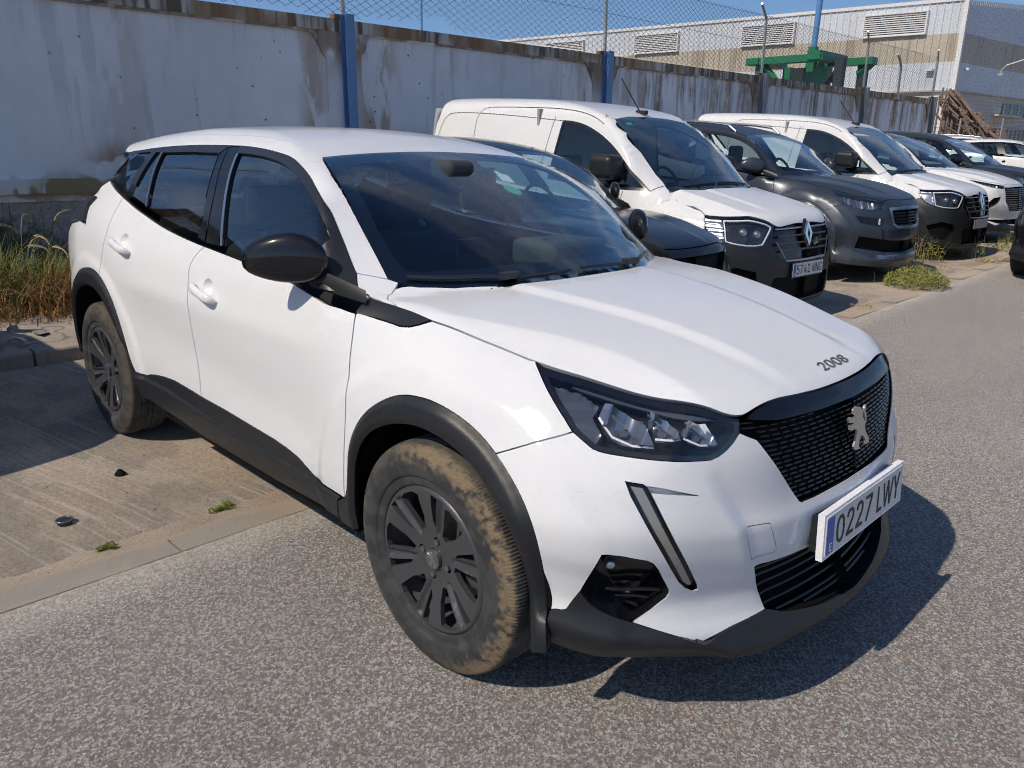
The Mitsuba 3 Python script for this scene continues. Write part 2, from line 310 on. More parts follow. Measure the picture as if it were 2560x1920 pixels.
# ---- wall
def f_wall(p, n, uv):
    far = smoothstep(6.5, 10.5, p.y); top = smoothstep(1.2, 2.75, p.z)
    q = fbm(p.y * 1.1, p.z * .8, 2, 4); wv = p.y + .05 * noise(p.y * 3, p.z * 2)
    st = fbm(wv * 4.5, p.z * .8, 3, 4); st2 = fbm(wv * 11, p.z * 1.2 + 4, 5, 4); gate = smoothstep(.50, .66, fbm(p.y * .9 + 7, p.z * .3, 4, 3))
    base = mix((.66, .67, .685), (.80, .805, .815), smoothstep(.25, .75, q) * .5 + .5 * fbm(p.y * 2.2, p.z * 3.5, 5, 4))
    base = base * (.94 + .10 * fbm(p.y * 14, p.z * 5, 1, 4))
    rust = smoothstep(.66 - .17 * far, .76 - .13 * far, st + .10 * (top - .6) * far + .08 * (q - .5)) * (.16 * gate + .84 * far) * (.6 + .4 * smoothstep(.3, .6, fbm(p.y * 9, p.z * 9, 3, 3)))
    edge = (smoothstep(.50, .05, dr.abs(p.y - 3.98)) + .9 * smoothstep(.26, .02, dr.abs(p.y - 3.10)) + .8 * smoothstep(.3, .02, dr.abs(p.y - 8.1)) + .35 * smoothstep(.35, .1, dr.abs(p.y - .95))) * smoothstep(.40, .58, fbm(p.y * 7 + 2, p.z * 2.4, 8, 5))
    foot = smoothstep(1.42, 1.12, p.z + .5 * (fbm(p.y * 3, 4, 1, 3) - .5)) * smoothstep(.42, .6, fbm(p.y * 4, p.z * 5, 7, 3))
    rust = dr.clip(rust + edge * .85 + foot * .8, 0, 1)
    col = base * (1 - .80 * rust) + mix((.24, .12, .045), (.38, .27, .155), fbm(p.y * 16, p.z * 6, 2, 4)) * .80 * rust
    blk = smoothstep(.62, .76, st2 + .10 * (top - .4)) * (.22 * gate + .60 * far); col = col * (1 - .65 * blk) + mi.Color3f(.10, .09, .08) * .65 * blk
    drip = smoothstep(.60, .74, fbm(p.y * 18, p.z * .5, 6, 3)) * smoothstep(2.35, 2.85, p.z) * (.4 + .6 * far); col = col * (1 - .5 * drip) + mi.Color3f(.12, .09, .06) * .5 * drip
    d1, d2, c = voronoi(p.y * 6, p.z * 6); pit = smoothstep(.10, .05, d1) * smoothstep(.80, .86, c) * smoothstep(.45, .6, fbm(p.y * 1.5, p.z * 1.5, 4)); col = col * (1 - .85 * pit)
    return col
def f_rim(p, n, uv):
    b = f_wall(p, n, uv); k = smoothstep(2.10, 2.62, p.z) * smoothstep(.26, .50, fbm(p.y * 3.3, p.z * 3, 9, 4)); s = fbm(p.y * 13, p.z * .8, 4, 4)
    return b * (1 - .8 * k) + mix((.12, .085, .055), (.30, .19, .10), smoothstep(.35, .65, s)) * .8 * k
def f_cap(p, n, uv):
    q = fbm(p.y * 4, p.z * 9, 2, 4); s = fbm(p.y * 16, p.z * 1.2, 3, 4); r = fbm(p.y * 2.2 + 5, p.z * 2, 1, 3)
    col = mix((.50, .47, .41), (.13, .105, .08), smoothstep(.35, .65, s)); col = col * (1 - .75 * smoothstep(.42, .62, r)) + mi.Color3f(.27, .155, .07) * .75 * smoothstep(.42, .62, r)
    lich = .7 * smoothstep(2.80, 2.98, p.z - .010 * p.y) * smoothstep(.36, .6, q); return col * (1 - .65 * lich) + mi.Color3f(.115, .10, .075) * .65 * lich
def f_base(p, n, uv):
    q = fbm(p.y * 6, p.z * 6, 2, 4); return mix((.09, .085, .078), (.36, .355, .33), smoothstep(.38, .68, q + .4 * (noise(p.y * 2, p.z * 2) - .5))) * (.8 + .4 * noise(p.y * 50, p.z * 50))
def f_plinth(p, n, uv):
    q = fbm(p.y * 3.2, p.z * 3, 2, 4); return mix((.62, .62, .61), (.27, .22, .12), smoothstep(.50, .66, q + .25 * smoothstep(1.1, .98, p.z) * noise(p.y * 30, 1)))
def vb(name, tex, h, s): scene[name] = two({"type": "bumpmap", "arbitrary": proc(h, 3e-3), "scale": s, "bsdf": {"type": "principled", "base_color": proc(tex), "roughness": .85, "specular": .25}})
vb("wall_paint", f_wall, lambda p, n, uv: fbm(p.y * 20, p.z * 20, 1, 4), .008); vb("wall_rim", f_rim, lambda p, n, uv: fbm(p.y * 20, p.z * 20, 1, 4), .010); mat("wall_cap", proc(f_cap), .9); vb("wall_base", f_base, lambda p, n, uv: fbm(p.y * 9, p.z * 9, 1, 4), .06); mat("wall_plinth", proc(f_plinth), .9)
mat("post_blue", (.13, .25, .46), .5); mat("post_grey", (.23, .255, .29), .5); mat("galvanised", (.42, .42, .41), .45, .5); mat("rusty", (.19, .10, .06), .8)
wall = thing("concrete_wall", "long stained concrete panel wall behind the parked cars", "wall")
WX = -7.0; PY = [-11.6, -6.55, -1.52, 3.54, 8.45, 13.56, 18.72, 23.72]
ztop = lambda y: 2.86 + .0086 * (y - 1.6)
def yz_extrude(poly, x0, x1, name, bsdf, parent=None):
    m = M()
    for g in getattr(poly, "geoms", [poly]):
        t = trimesh.creation.extrude_polygon(g, x1 - x0, engine="earcut"); t.apply_transform(YZ0); t.apply_translation([x0, 0, 0]); m.tm(t)
    return put(parent or wall, name, m, bsdf)
YZ0 = np.array([[0, 0, 1, 0], [1, 0, 0, 0], [0, 1, 0, 0], [0, 0, 0, 1.0]])
for k, (a, c) in enumerate(zip(PY[:-1], PY[1:])):
    za, zc = ztop(a), ztop(c); i0, i1 = a + .22, c - .26; r0, r1 = ztop(i0) - .155, ztop(i1) - .165
    bay = shapely.Polygon([(a + .004, 1.115), (c - .004, 1.115), (c - .004, zc - .13), (a + .004, za - .13)])
    rec = shapely.Polygon([(i0, 1.0), (i1, 1.0), (i1, r1 - .28), (i1 - .05, r1 - .22), (i1 - .10, r1 - .12), (i1 - .17, r1 - .02), (i1 - .22, r1), (i0 + .17, r0), (i0 + .10, r0 - .05), (i0 + .06, r0 - .18), (i0, r0 - .22)])
    yz_extrude(bay.difference(rec), WX - .12, WX + .012, "panel_rim", "wall_rim")
    yz_extrude(shapely.Polygon([(a + .004, .9), (c - .004, .9), (c - .004, zc - .05), (a + .004, za - .05)]), WX - .14, WX - .024, "panel", "wall_paint")
    yz_extrude(shapely.Polygon([(a + .004, za - .135), (c - .004, zc - .135), (c - .004, zc), (a + .004, za)]), WX - .15, WX + .022, "coping", "wall_cap")
    yz_extrude(shapely.box(a + .003, .975, c - .003, 1.112), WX - .13, WX + .05, "plinth", "wall_plinth")
yz_extrude(shapely.box(PY[0], -.2, PY[-1], .974), WX - .2, WX - .05, "footing", "wall_base")
for k, y in enumerate(PY[1:]):
    z = ztop(y); p = shapely.union_all([shapely.box(-.062, -.055, .062, -.043), shapely.box(-.062, .043, .062, .055), shapely.box(-.006, -.045, .006, .045)])
    t = trimesh.creation.extrude_polygon(p, z + .055, engine="earcut"); t.apply_transform(trimesh.transformations.rotation_matrix(np.pi / 2, [0, 0, 1])); t.apply_translation([WX + .075, y, 0])
    pk = put(wall, "post", M().tm(t), "post_blue" if y < 9 else "post_grey")
    b = trimesh.creation.box((.10, .10, .05)); b.apply_translation([WX - .03, y - .085, z + .028]); put(pk, "bracket", M().tm(b), "rusty")
for yy in (21.55, 21.83): yz_extrude(shapely.box(yy - .07, 1.12, yy + .07, 2.83), WX + .013, WX + .07, "pilaster", "wall_paint")
# ---- fence on the wall
fence = thing("chain_link_fence", "chain link fence with bent posts on top of the wall, torn open in one place", "fence")
def rod(pts, r, n=7): return trimesh.util.concatenate([trimesh.creation.cylinder(r, segment=(np.array(a), np.array(c)), sections=n) for a, c in zip(pts[:-1], pts[1:])])
for y in PY[1:]:
    z = ztop(y); fk = put(fence, "fence_post", M().tm(rod([(WX - .02, y + .02, z - .4), (WX - .02, y - .02, z + 1.09)], .028, 12), 40), "galvanised")
    put(fk, "arm", M().tm(rod([(WX - .02, y - .02, z + 1.09), (WX + .12, y - .50, z + 1.28)] if y > 9 else [(WX - .02, y - .02, z + 1.09), (WX + .3, y - .1, z + 1.4)], .024, 10), 40), "galvanised")
fk = put(fence, "fence_post", M().tm(rod([(WX - .02, 21.05, ztop(21) - .05), (WX - .02, 21.0, ztop(21) + .68), (WX - .02, 20.85, ztop(21) + .86), (WX - .02, 20.64, ztop(21) + .97)], .03, 10), 40), "galvanised")
def chain(y0, y1, pitch=.078, zz=0.0, hole=None):
    v, f, k = [], [], 0; ns = np.arange(y0, y1, pitch)
    for i, y in enumerate(ns):
        n = 27; z = np.arange(n) * (1.12 / (n - 1)); yy = y + np.where((np.arange(n) + i) % 2 == 0, -pitch * .52, pitch * .52) + .012 * np.sin(z * 5 + y * 3)
        zt = ztop(y) + .03 + z + (.05 * np.sin(y * 1.7) if zz else 0); xx = WX - .02 + np.where(np.arange(n) % 2 == 0, -.004, .004) + .02 * np.sin(y * 2.3 + z * 3)
        P = np.stack([xx, yy, zt], 1); keep = np.ones(n, bool)
        if y < 5.9 and y > 3.5: keep = (zt - ztop(y)) > (.03 + .10 * np.exp(-((y - 4.95) / .28) ** 2) + .02 * np.sin(y * 40) + .05 * smooth01((y - 3.6) / .6) * (y < 5.2))
        if y < 3.4: keep = (zt - ztop(y)) > .02 + .03 * np.sin(y * 3)
        for j in range(n - 1):
            if not keep[j]: continue
            a, c = P[j], P[j + 1]; d = (c - a) / np.linalg.norm(c - a); u = np.cross(d, [1, 0, 0]); u /= np.linalg.norm(u); w = np.cross(d, u); r = .0030
            ring = [u * r, (-.5 * u + .87 * w) * r, (-.5 * u - .87 * w) * r]
            v += [a + q for q in ring] + [c + q for q in ring]; f += [(k, k + 1, k + 4), (k, k + 4, k + 3), (k + 1, k + 2, k + 5), (k + 1, k + 5, k + 4), (k + 2, k, k + 3), (k + 2, k + 3, k + 5)]; k += 6
    return np.array(v), np.array(f)
def smooth01(t): t = min(max(t, 0), 1); return t * t * (3 - 2 * t)
mat("wire", (.13, .14, .16), .5, .3)
put(fence, "mesh", M().tm(chain(-1.0, 23.7), True), "wire", kind="stuff")
for zz in (.62, 1.12):
    put(fence, "line_wire", M().tm(rod([(WX - .02, y, ztop(y) + zz + .01 * math.sin(y)) for y in np.arange(-1.5, 23.7, 1.2)], .003, 5), 40), "wire")
# ---- big metal hall
def f_clad(c0, c1, rust):
    def f(p, n, uv):
        t = fbm(p.x * .5 + p.y * .4, p.z * .3, 0, 3); s = fbm((p.x + p.y) * 2.2, p.z * .25, 2, 4)
        col = mix(c0, c1, t); r = smoothstep(.58, .80, s) * rust; return col * (1 - r) + mi.Color3f(.16, .09, .05) * r
    return proc(f)
mat("clad_grey", f_clad((.54, .585, .64), (.63, .675, .73), .07), .45); mat("clad_beige", f_clad((.44, .40, .325), (.50, .46, .385), .40), .5); mat("clad_white", (.72, .73, .74), .45)
mat("hall_block", proc(lambda p, n, uv: mix((.50, .48, .44), (.60, .59, .56), fbm(p.x * .8 + p.y * .5, p.z * 2, 0, 3)) * (1 - .18 * smoothstep(.9, .97, noise(p.x * .01, 1, dr.floor(p.z * 5)) * 0 + dr.abs(dr.sin(p.z * 15.7))))), .9)
mat("dark_window", (.06, .065, .07), .2)
hall = thing("metal_hall", "large corrugated metal hall in grey and beige bands with louvred vents", "building")
ang = math.radians(6.5); HC = np.array([-14.64, 50.0, 0]); UA, UB = np.array([-math.cos(ang), -math.sin(ang), 0]), np.array([math.sin(ang), math.cos(ang), 0]); UZ = np.array([0, 0, 1.0])
def corr(U, N, L, z0, z1, bsdf, name, pitch=.40, d=.045, z1b=None):
    k = int(L / pitch); prof = []
    for i in range(k): prof += [(i * pitch, 0), (i * pitch + .31, 0), (i * pitch + .33, d), (i * pitch + .38, d)]
    prof += [(k * pitch, 0)]; a = np.array(prof); zt = z1 + 0 * a[:, 0] + (0 if z1b is None else (z1b - z1) * a[:, 0] / L)
    p0 = HC + a[:, :1] * U + a[:, 1:] * N; v = np.vstack([p0 + UZ * z0, p0 + UZ * 1.0 * zt[:, None]]); n = len(a); i = np.arange(n - 1)
    put(hall, name, M().add(v, np.stack([i, i + 1, i + 1 + n, i + n], 1)), bsdf)
NA, NB = -UB, -UA
for z0, z1, b, nm in ((5.16, 6.70, "clad_grey", "cladding"), (6.70, 8.22, "clad_beige", "cladding"), (8.22, 9.92, "clad_grey", "cladding")):
    corr(UA, NA, 44, z0, z1, b, nm)
for z0, z1, b, z1b in ((5.16, 6.65, "clad_grey", None), (6.65, 8.22, "clad_beige", None), (8.22, 9.92, "clad_grey", 12.2)):
    corr(UB, NB, 30, z0, z1, b, "gable_cladding", pitch=.25, d=.02, z1b=z1b)
def hbox(a0, a1, n0, n1, z0, z1, face="A"):
    U, N = (UA, NA) if face == "A" else (UB, NB); q = [HC + a * U + n * N + z * UZ for a in (a0, a1) for n in (n0, n1) for z in (z0, z1)]; return trimesh.convex.convex_hull(np.array(q))
put(hall, "corner_flashing", M().tm(hbox(-.10, .14, -.1, .09, 5.13, 9.98)), "clad_white"); put(hall, "roof_flashing", M().tm(hbox(-.1, 44, -.1, .10, 9.90, 10.08)), "clad_white")
put(hall, "drip_flashing", M().tm(hbox(-.1, 44, -.1, .12, 5.08, 5.17)), "clad_beige"); put(hall, "drip_flashing", M().tm(hbox(0, 30, -.1, .10, 5.09, 5.17, "B")), "hall_block")
put(hall, "lower_wall", M().tm(hbox(.15, 44, -.4, -.08, 0, 5.1)), "hall_block"); put(hall, "lower_wall", M().tm(hbox(.1, 30, -.3, -.06, 0, 5.1, "B")), "hall_block")
put(hall, "white_panel", M().tm(hbox(.2, 1.05, -.08, .03, .5, 4.86)), "clad_white"); put(hall, "roof_slab", M().tm(hbox(.2, 43.8, -30, -.15, 9.0, 9.8)), "clad_grey")
def louver(a0, a1, z0, z1, face="A"):
    k = put(hall, "louvre", M().tm(trimesh.util.concatenate([hbox(a0 - .08, a1 + .08, .05, .26, z1, z1 + .07, face), hbox(a0 - .08, a0, .05, .24, z0, z1, face), hbox(a1, a1 + .08, .05, .24, z0, z1, face), hbox(a0 - .08, a1 + .08, .05, .22, z0 - .05, z0, face)])), "clad_white")
    put(k, "back", M().tm(hbox(a0, a1, .04, .06, z0, z1, face)), "dark_window"); n = 10; h = (z1 - z0) / n; U, N = (UA, NA) if face == "A" else (UB, NB); m = M()
    for i in range(n):
        z = z0 + i * h; q = [HC + a * U + nn * N + zz * UZ for a in (a0, a1) for nn, zz in ((.07, z + h * .95), (.20, z + h * .12), (.20, z + h * .02), (.07, z + h * .85))]; m.tm(trimesh.convex.convex_hull(np.array(q)))
    put(k, "slats", m, "clad_white", kind="stuff")
for a in (1.95, 9.7, 17.9, 25.9, 34.2): louver(a, a + 3.4, 8.30, 9.46)
louver(11.1, 14.5, 8.3, 9.46, "B")
for a0, a1, z0, z1 in ((7.4, 12.2, 4.0, 4.75), (14.2, 17, 3.9, 4.75), (8.8, 11.5, 2.2, 3.2)):
    wk = put(hall, "window", M().tm(hbox(a0, a1, -.02, .03, z0, z1, "B")), "dark_window")
    for i in range(5): put(wk, "mullion", M().tm(hbox(a0 + (a1 - a0) * i / 4 - .05, a0 + (a1 - a0) * i / 4 + .05, .02, .08, z0, z1, "B")), "hall_block")
put(hall, "ledge", M().tm(hbox(6.0, 9.6, -.05, .35, 3.95, 4.05, "B")), "hall_block")
put(hall, "flood_light", M().tm(hbox(1.15, 1.55, .05, .35, 6.22, 6.34)), "clad_white"); put(hall, "flood_light", M().tm(hbox(.9, 1.2, .03, .25, 6.28, 6.42, "B")), "clad_white")
# ---- green steel stand with a blue mast behind the wall
mat("green_steel", (.015, .18, .085), .4); mat("mast_blue", (.10, .25, .52), .4); mat("dark_steel", (.02, .035, .045), .5)
gs = thing("green_steel_stand", "green steel four legged stand behind the wall carrying a blue mast", "steel stand")
GC = np.array([-10.1, 22.2, 0]); G0 = 3.0
def gb(x0, x1, y0, y1, z0, z1): b = trimesh.creation.box((x1 - x0, y1 - y0, z1 - z0)); b.apply_translation([GC[0] + (x0 + x1) / 2, GC[1] + (y0 + y1) / 2, (z0 + z1) / 2]); return b
put(gs, "column", M().tm(gb(-.11, .11, -.11, .11, 1, 4.55)), "green_steel")
for x, y in ((-1.35, -.6), (-1.2, .9), (1.25, .8), (1.2, -.7)):
    for dx in (0,): put(gs, "leg", M().tm(gb(x - .12, x + .12, y - .12, y + .12, .3, 4.1)), "green_steel" if x < 0 else "dark_steel")
put(gs, "beam", M().tm(gb(-1.75, .7, -.85, -.5, 4.06, 4.26)), "green_steel"); put(gs, "beam", M().tm(gb(-.45, 1.6, .5, .9, 4.02, 4.22)), "green_steel"); put(gs, "beam", M().tm(gb(.25, .65, -.9, 1.0, 4.10, 4.34)), "green_steel"); put(gs, "beam", M().tm(gb(-1.7, -1.3, -.9, 1.0, 4.07, 4.22)), "green_steel")
def brace(a, c, w=.09, b="green_steel"): put(gs, "brace", M().tm(rod([GC + a, GC + c], w, 4)), b)
brace((-1.25, -.62, 4.06), (-.35, -.6, 3.1), .11); brace((.2, .2, 4.0), (1.1, .6, 3.0), .08, "dark_steel"); brace((1.25, -.6, 4.0), (.3, -.4, 3.0), .08, "dark_steel"); brace((-.6, .8, 4.0), (-1.1, .8, 3.3), .08, "dark_steel"); brace((1.55, .7, 4.08), (1.15, .7, 3.75), .12)
put(gs, "block", M().tm(gb(.25, .62, -.3, .1, 2.5, 3.95)), "green_steel"); put(gs, "block", M().tm(gb(-.75, -.35, .2, .6, 2.6, 4.0)), "dark_steel")
put(gs, "mast", M().tm(rod([GC + [0, 0, 4.5], GC + [.09, 0, 9.5]], .085, 16), 40), "mast_blue")
t = thing("thin_blue_pole", "thin blue pole rising behind the wall beside the torn fence", "pole"); put(t, "pole", M().tm(rod([(-12, 8.69, 0), (-12, 8.69, 6.2)], .022, 8), 40), "mast_blue"); put(t, "base_plate", M().tm(rod([(-12, 8.69, 0), (-12, 8.69, .02)], .1, 12)), "mast_blue")
# ---- scrap pile and wire fence beyond the wall's end
mat("scrap_wood", proc(lambda p, n, uv: mix((.13, .085, .065), (.30, .23, .19), fbm(p.x * 3, p.y * 3, p.z * 3))), .9)
sp = thing("scrap_pile", "steep heap of brown scrap beams leaning against the hall", "scrap pile"); r_ = np.random.default_rng(4); mm = M(); m2 = M()
for i in range(150):
    t = r_.random(); x = -11.75 + 2.5 * t + r_.normal(0, .12); z = 4.25 - 1.95 * t - abs(r_.normal(0, .35)) * 1.2; L = r_.uniform(.4, 1.3); d = np.array([1, r_.normal(0, .5), -.85 + r_.normal(0, .4)]); d /= np.linalg.norm(d)
    if r_.random() < .3: d = np.array([r_.normal(0, .1), r_.normal(0, .1), 1.0])
    c = np.array([x, 40 + r_.normal(0, .35), max(z, .3)]); mm.tm(rod([c - d * L / 2, c + d * L / 2], r_.uniform(.025, .07), 4))
put(sp, "beams", mm, "scrap_wood", kind="stuff")
for x in (-12.0, -11.75, -11.5, -11.3): put(sp, "upright", M().tm(rod([(x, 39.8, .3), (x, 39.8, 4.2)], .05, 5)), "scrap_wood")
for a, c in (((-11.6, 39.6, 4.35), (-9.3, 39.6, 2.3)), ((-11.3, 39.4, 4.4), (-9.6, 39.4, 2.5))): put(sp, "rail", M().tm(rod([a, c], .07, 6)), "scrap_wood")
put(sp, "heap", M().tm(trimesh.convex.convex_hull(np.array([(-12.2, 39.9, 0), (-12.2, 41.5, 0), (-8.6, 39.9, 0), (-8.6, 41.5, 0), (-11.9, 40.4, 3.6), (-11.3, 40.4, 3.7), (-9.2, 40.6, 1.6)]))), "scrap_wood")
wf = thing("wire_mesh_fence", "low wire mesh fence in front of the hall", "fence")
for x in np.arange(-13, -2, 1.6): put(wf, "post", M().tm(rod([(x, 36, .2), (x, 36, 3.0)], .03, 6)), "galvanised")
mm = M()
for z in np.arange(1.2, 2.95, .16): mm.tm(rod([(-13, 36, z), (-2.2, 36, z)], .008, 3))
for x in np.arange(-13, -2.2, .16): mm.tm(rod([(x, 36, 1.2), (x, 36, 2.95)], .008, 3))
put(wf, "wires", mm, "wire", kind="stuff")
t = thing("street_lamp", "street lamp with a curved arm reaching in front of the hall", "street lamp"); put(t, "arm", M().tm(rod([(-7.0, 30, 4.2), (-7.0, 30, 4.3), (-6.88, 30, 4.45), (-6.3, 30, 4.62), (-3.5, 30, 5.3)], .035, 8), 40), "galvanised"); put(t, "pole", M().tm(rod([(-3.5, 30, 0.3), (-3.5, 30, 5.35)], .07, 12), 40), "galvanised"); put(t, "head", M().tm(trimesh.creation.box((.16, .14, .08), trimesh.transformations.translation_matrix([-7.0, 30, 4.17]))), "galvanised")
# ---------------------------------------------------------------- the white car in front: its body surface
CAR_OUT = [(.832, 0), (.826, .12), (.806, .28), (.776, .41), (.720, .535), (.657, .65), (.592, .735), (.515, .795), (.43, .835), (.33, .857), (.15, .868), (-.2, .871), (-.7, .872), (-1.3, .875),
           (-1.9, .879), (-2.4, .884), (-2.75, .878), (-3.0, .845), (-3.2, .79), (-3.35, .71), (-3.46, .5)]
P_NOSE = [(.0, -.16), (.13, -.10), (.155, -.045), (.19, -.012), (.25, -.002), (.285, -.006), (.33, -.026), (.38, -.030), (.44, -.012), (.5, 0), (.56, 0), (.60, -.012), (.72, -.042), (.86, -.072), (.92, -.10), (1.0, -.16), (1.2, -.3), (2.1, -.5)]
P_CORN = [(.0, -.13), (.13, -.075), (.16, -.03), (.2, -.012), (.27, -.002), (.295, -.006), (.335, -.026), (.38, -.038), (.45, -.026), (.53, -.004), (.58, 0), (.66, -.018), (.74, -.045), (.80, -.068), (.86, -.088), (.92, -.125), (1.0, -.19), (1.2, -.3), (2.1, -.5)]
P_FEND = [(.0, -.10), (.16, -.05), (.25, -.012), (.4, 0), (.6, .002), (.7, -.004), (.8, -.022), (.88, -.052), (.94, -.085), (1.0, -.125), (1.06, -.165), (1.2, -.26), (1.4, -.36), (2.1, -.6)]
P_DOOR = [(.0, -.2), (.2, -.11), (.25, -.065), (.30, -.035), (.36, -.016), (.45, -.004), (.6, 0), (.75, .002), (.85, -.002), (.92, -.012), (.98, -.026), (1.03, -.044), (1.1, -.076), (1.2, -.126), (1.3, -.184), (1.38, -.243), (1.44, -.30), (1.5, -.37), (1.7, -.6), (2.1, -.8)]
P_REAR = [(.0, -.2), (.2, -.07), (.3, -.02), (.45, 0), (.6, .004), (.75, .004), (.88, 0), (1.0, -.016), (1.1, -.045), (1.2, -.098), (1.3, -.165), (1.38, -.232), (1.44, -.295), (1.5, -.37), (1.7, -.6), (2.1, -.8)]
CAR_W = [[(-1.6, 1), (-1.2, 1), (-.75, 0), (3.4, 0)], [(-1.6, 0), (-1.2, 0), (-.8, 1), (-.6, 1), (-.25, 0), (3.4, 0)], [(-1.6, 0), (-.55, 0), (-.25, 1), (0.0, 1), (.35, 0), (3.4, 0)],
         [(-1.6, 0), (0, 0), (.4, 1), (1.6, 1), (2.3, 0), (3.4, 0)], [(-1.6, 0), (1.5, 0), (2.3, 1), (3.4, 1)]]
def car_sculpt(s, z):
    x = -.2 - s; d = 0 * s                                # x is right behind xc; ahead of it the front flare uses the arc length
    for cx, cz in ((0.0, .335), (-2.605, .345)):
        xx = np.where(s > 0, x, -.2 - s * 1.0)
        r = np.hypot(xx - cx, z - cz)
        d = d + .011 * (1 - sstep(.545, .60, r)) * (z > .2)
    door = sstep(.25, .55, s) * (1 - sstep(1.75, 2.05, s))
    d = d - .010 * door * bump(z, .60 + .10 * (s - .9), .13) + .004 * door * bump(z, .845, .05)
    cr = np.interp(z, [.28, .33, .45, .58, .70], [-1.15, -1.12, -1.055, -1.005, -.93])
    d = d - .016 * sstep(.0, -.055, s - cr) * sstep(.76, .60, z) * sstep(.28, .38, z)
    return d
class MainCar(Body):
    hood0 = staticmethod(pch([(-.6, 1.055), (-.35, 1.045), (-.15, 1.036), (0, 1.024), (.2, 1.002), (.4, .966), (.55, .927), (.66, .888), (.72, .860), (.77, .825), (.83, .74), (.9, .6)]))
    wsx = staticmethod(pch([(.95, -.06), (1.03, -.155), (1.1, -.275), (1.2, -.475), (1.3, -.70), (1.38, -.90), (1.43, -1.035), (1.48, -1.2), (1.52, -1.4), (1.6, -2)]))
    roof0 = staticmethod(pch([(-4, 1.2), (-3.2, 1.40), (-2.9, 1.458), (-2.7, 1.488), (-2.4, 1.516), (-2.0, 1.534), (-1.6, 1.526), (-1.3, 1.496), (-1.1, 1.456), (-.95, 1.418), (-.7, 1.36), (-.3, 1.3)]))
    def hoodF(b, x, y):
        ya = .50 + .235 * sstep(.55, -.35, x) + .0 * x       # outer crease
        yb = .205 + .125 * sstep(.7, -.3, x)                # inner crease
        z = b.hood0(x) - .045 * y * y
        z = z - .012 * sstep(yb - .015, yb + .05, y) * sstep(.78, .45, x)
        q = np.maximum(y - ya, 0); e = .02
        return z - (np.sqrt(q * q + e * e) - e) * (.42 + .25 * sstep(.2, .7, x)) - .05 * np.maximum(y - .3, 0) * sstep(.25, .7, x)
    def topF(b, x, y, z):
        bow = .56 - .50 * sstep(1.03, 1.42, z)
        ws = (b.wsx(z) - bow * y * y - x) * .42
        rf = b.roof0(x) - .10 * y * y - .35 * np.maximum(y - .52, 0) ** 2 - z
        tail = (x - pch([(0, -3.40), (.5, -3.45), (.86, -3.42), (.98, -3.28), (1.06, -3.12), (1.13, -2.97), (1.2, -2.86), (1.28, -2.765), (1.365, -2.70), (1.40, -2.90), (1.6, -2.8)])(z) - .25 * y * y) * .8
        cab = smin(smin(ws, rf, .014), tail, .03)
        return np.maximum(np.where(x > -.75, b.hoodF(x, y) - z, -9), cab)
    def kblend(b, x, z): return .018 + .045 * sstep(-.6, -.2, x) * sstep(1.12, 1.0, z) + .05 * sstep(-.95, -1.15, x) * sstep(1.25, 1.36, z)
CAR = MainCar(-.2, .95, CAR_OUT, [P_NOSE, P_CORN, P_FEND, P_DOOR, P_REAR], CAR_W, car_sculpt)
# ---------------------------------------------------------------- the white car in front: its parts
def A(*v): return np.array(v, float)
B_ = CAR
DLO_BOT = A((2.376, 1.272), (2.254, 1.238), (2.101, 1.204), (1.973, 1.175), (1.833, 1.147), (1.699, 1.122), (1.574, 1.104), (1.439, 1.090), (1.311, 1.079), (1.208, 1.072), (1.0, 1.059), (.893, 1.052), (.75, 1.042), (.60, 1.028), (.45, 1.008), (.323, .986), (.207, .969))
DLO_TOP = A((2.344, 1.408), (2.291, 1.410), (2.154, 1.421), (1.997, 1.431), (1.778, 1.439), (1.563, 1.441), (1.407, 1.441), (1.257, 1.438), (1.111, 1.429), (.987, 1.416), (.871, 1.398), (.767, 1.373), (.679, 1.343), (.594, 1.303), (.512, 1.251), (.447, 1.195), (.391, 1.142), (.345, 1.098), (.311, 1.069))
dlo_bot, dlo_top = smooth_line(DLO_BOT, 4), smooth_line(DLO_TOP, 4)
DLO = Pg(dlo_bot[::-1], A((.223, 1.009), (.264, 1.019)), dlo_top[::-1], A((2.356, 1.359), (2.366, 1.310)))
G_F = Pg(A((1.069, 1.090), (1.288, 1.413)), smooth_line(A((1.288, 1.413), (1.107, 1.406), (.959, 1.390), (.832, 1.365), (.713, 1.330), (.613, 1.289), (.522, 1.240), (.43, 1.165)), 4)[1:], A((.47, 1.036), (.60, 1.048), (.75, 1.060), (.882, 1.073)))
G_R = Pg(A((1.988, 1.406), (1.72, 1.412), (1.454, 1.411), (1.40, 1.34), (1.345, 1.24), (1.313, 1.176), (1.294, 1.111), (1.482, 1.127), (1.667, 1.149), (1.833, 1.177)))
G_Q1 = Pg(A((2.065, 1.406), (2.014, 1.406), (1.864, 1.184), (2.040, 1.219)))
G_Q2 = Pg(A((2.305, 1.398), (2.114, 1.407), (2.105, 1.236), (2.287, 1.268), (2.355, 1.285), (2.335, 1.353)))
BP_R = Pg(A((1.450, 1.412), (1.419, 1.435), (1.298, 1.263), (1.218, 1.085), (1.290, 1.098), (1.313, 1.176), (1.345, 1.24), (1.40, 1.34)))
BP_F = Pg(A((1.412, 1.435), (1.330, 1.437), (1.298, 1.413), (1.095, 1.083), (1.210, 1.085), (1.291, 1.263)))
BLADE = Pg(A((.207, .969), (.12, .962), (.036, .954), (.000, .957), (-.040, .967), (-.083, .981), (.0, .988), (.087, .996), (.223, 1.009)))
GAP_F = smooth_line(A((.207, .969), (.192, .915), (.184, .849), (.177, .775), (.175, .685), (.190, .570), (.209, .431), (.214, .386)), 4)
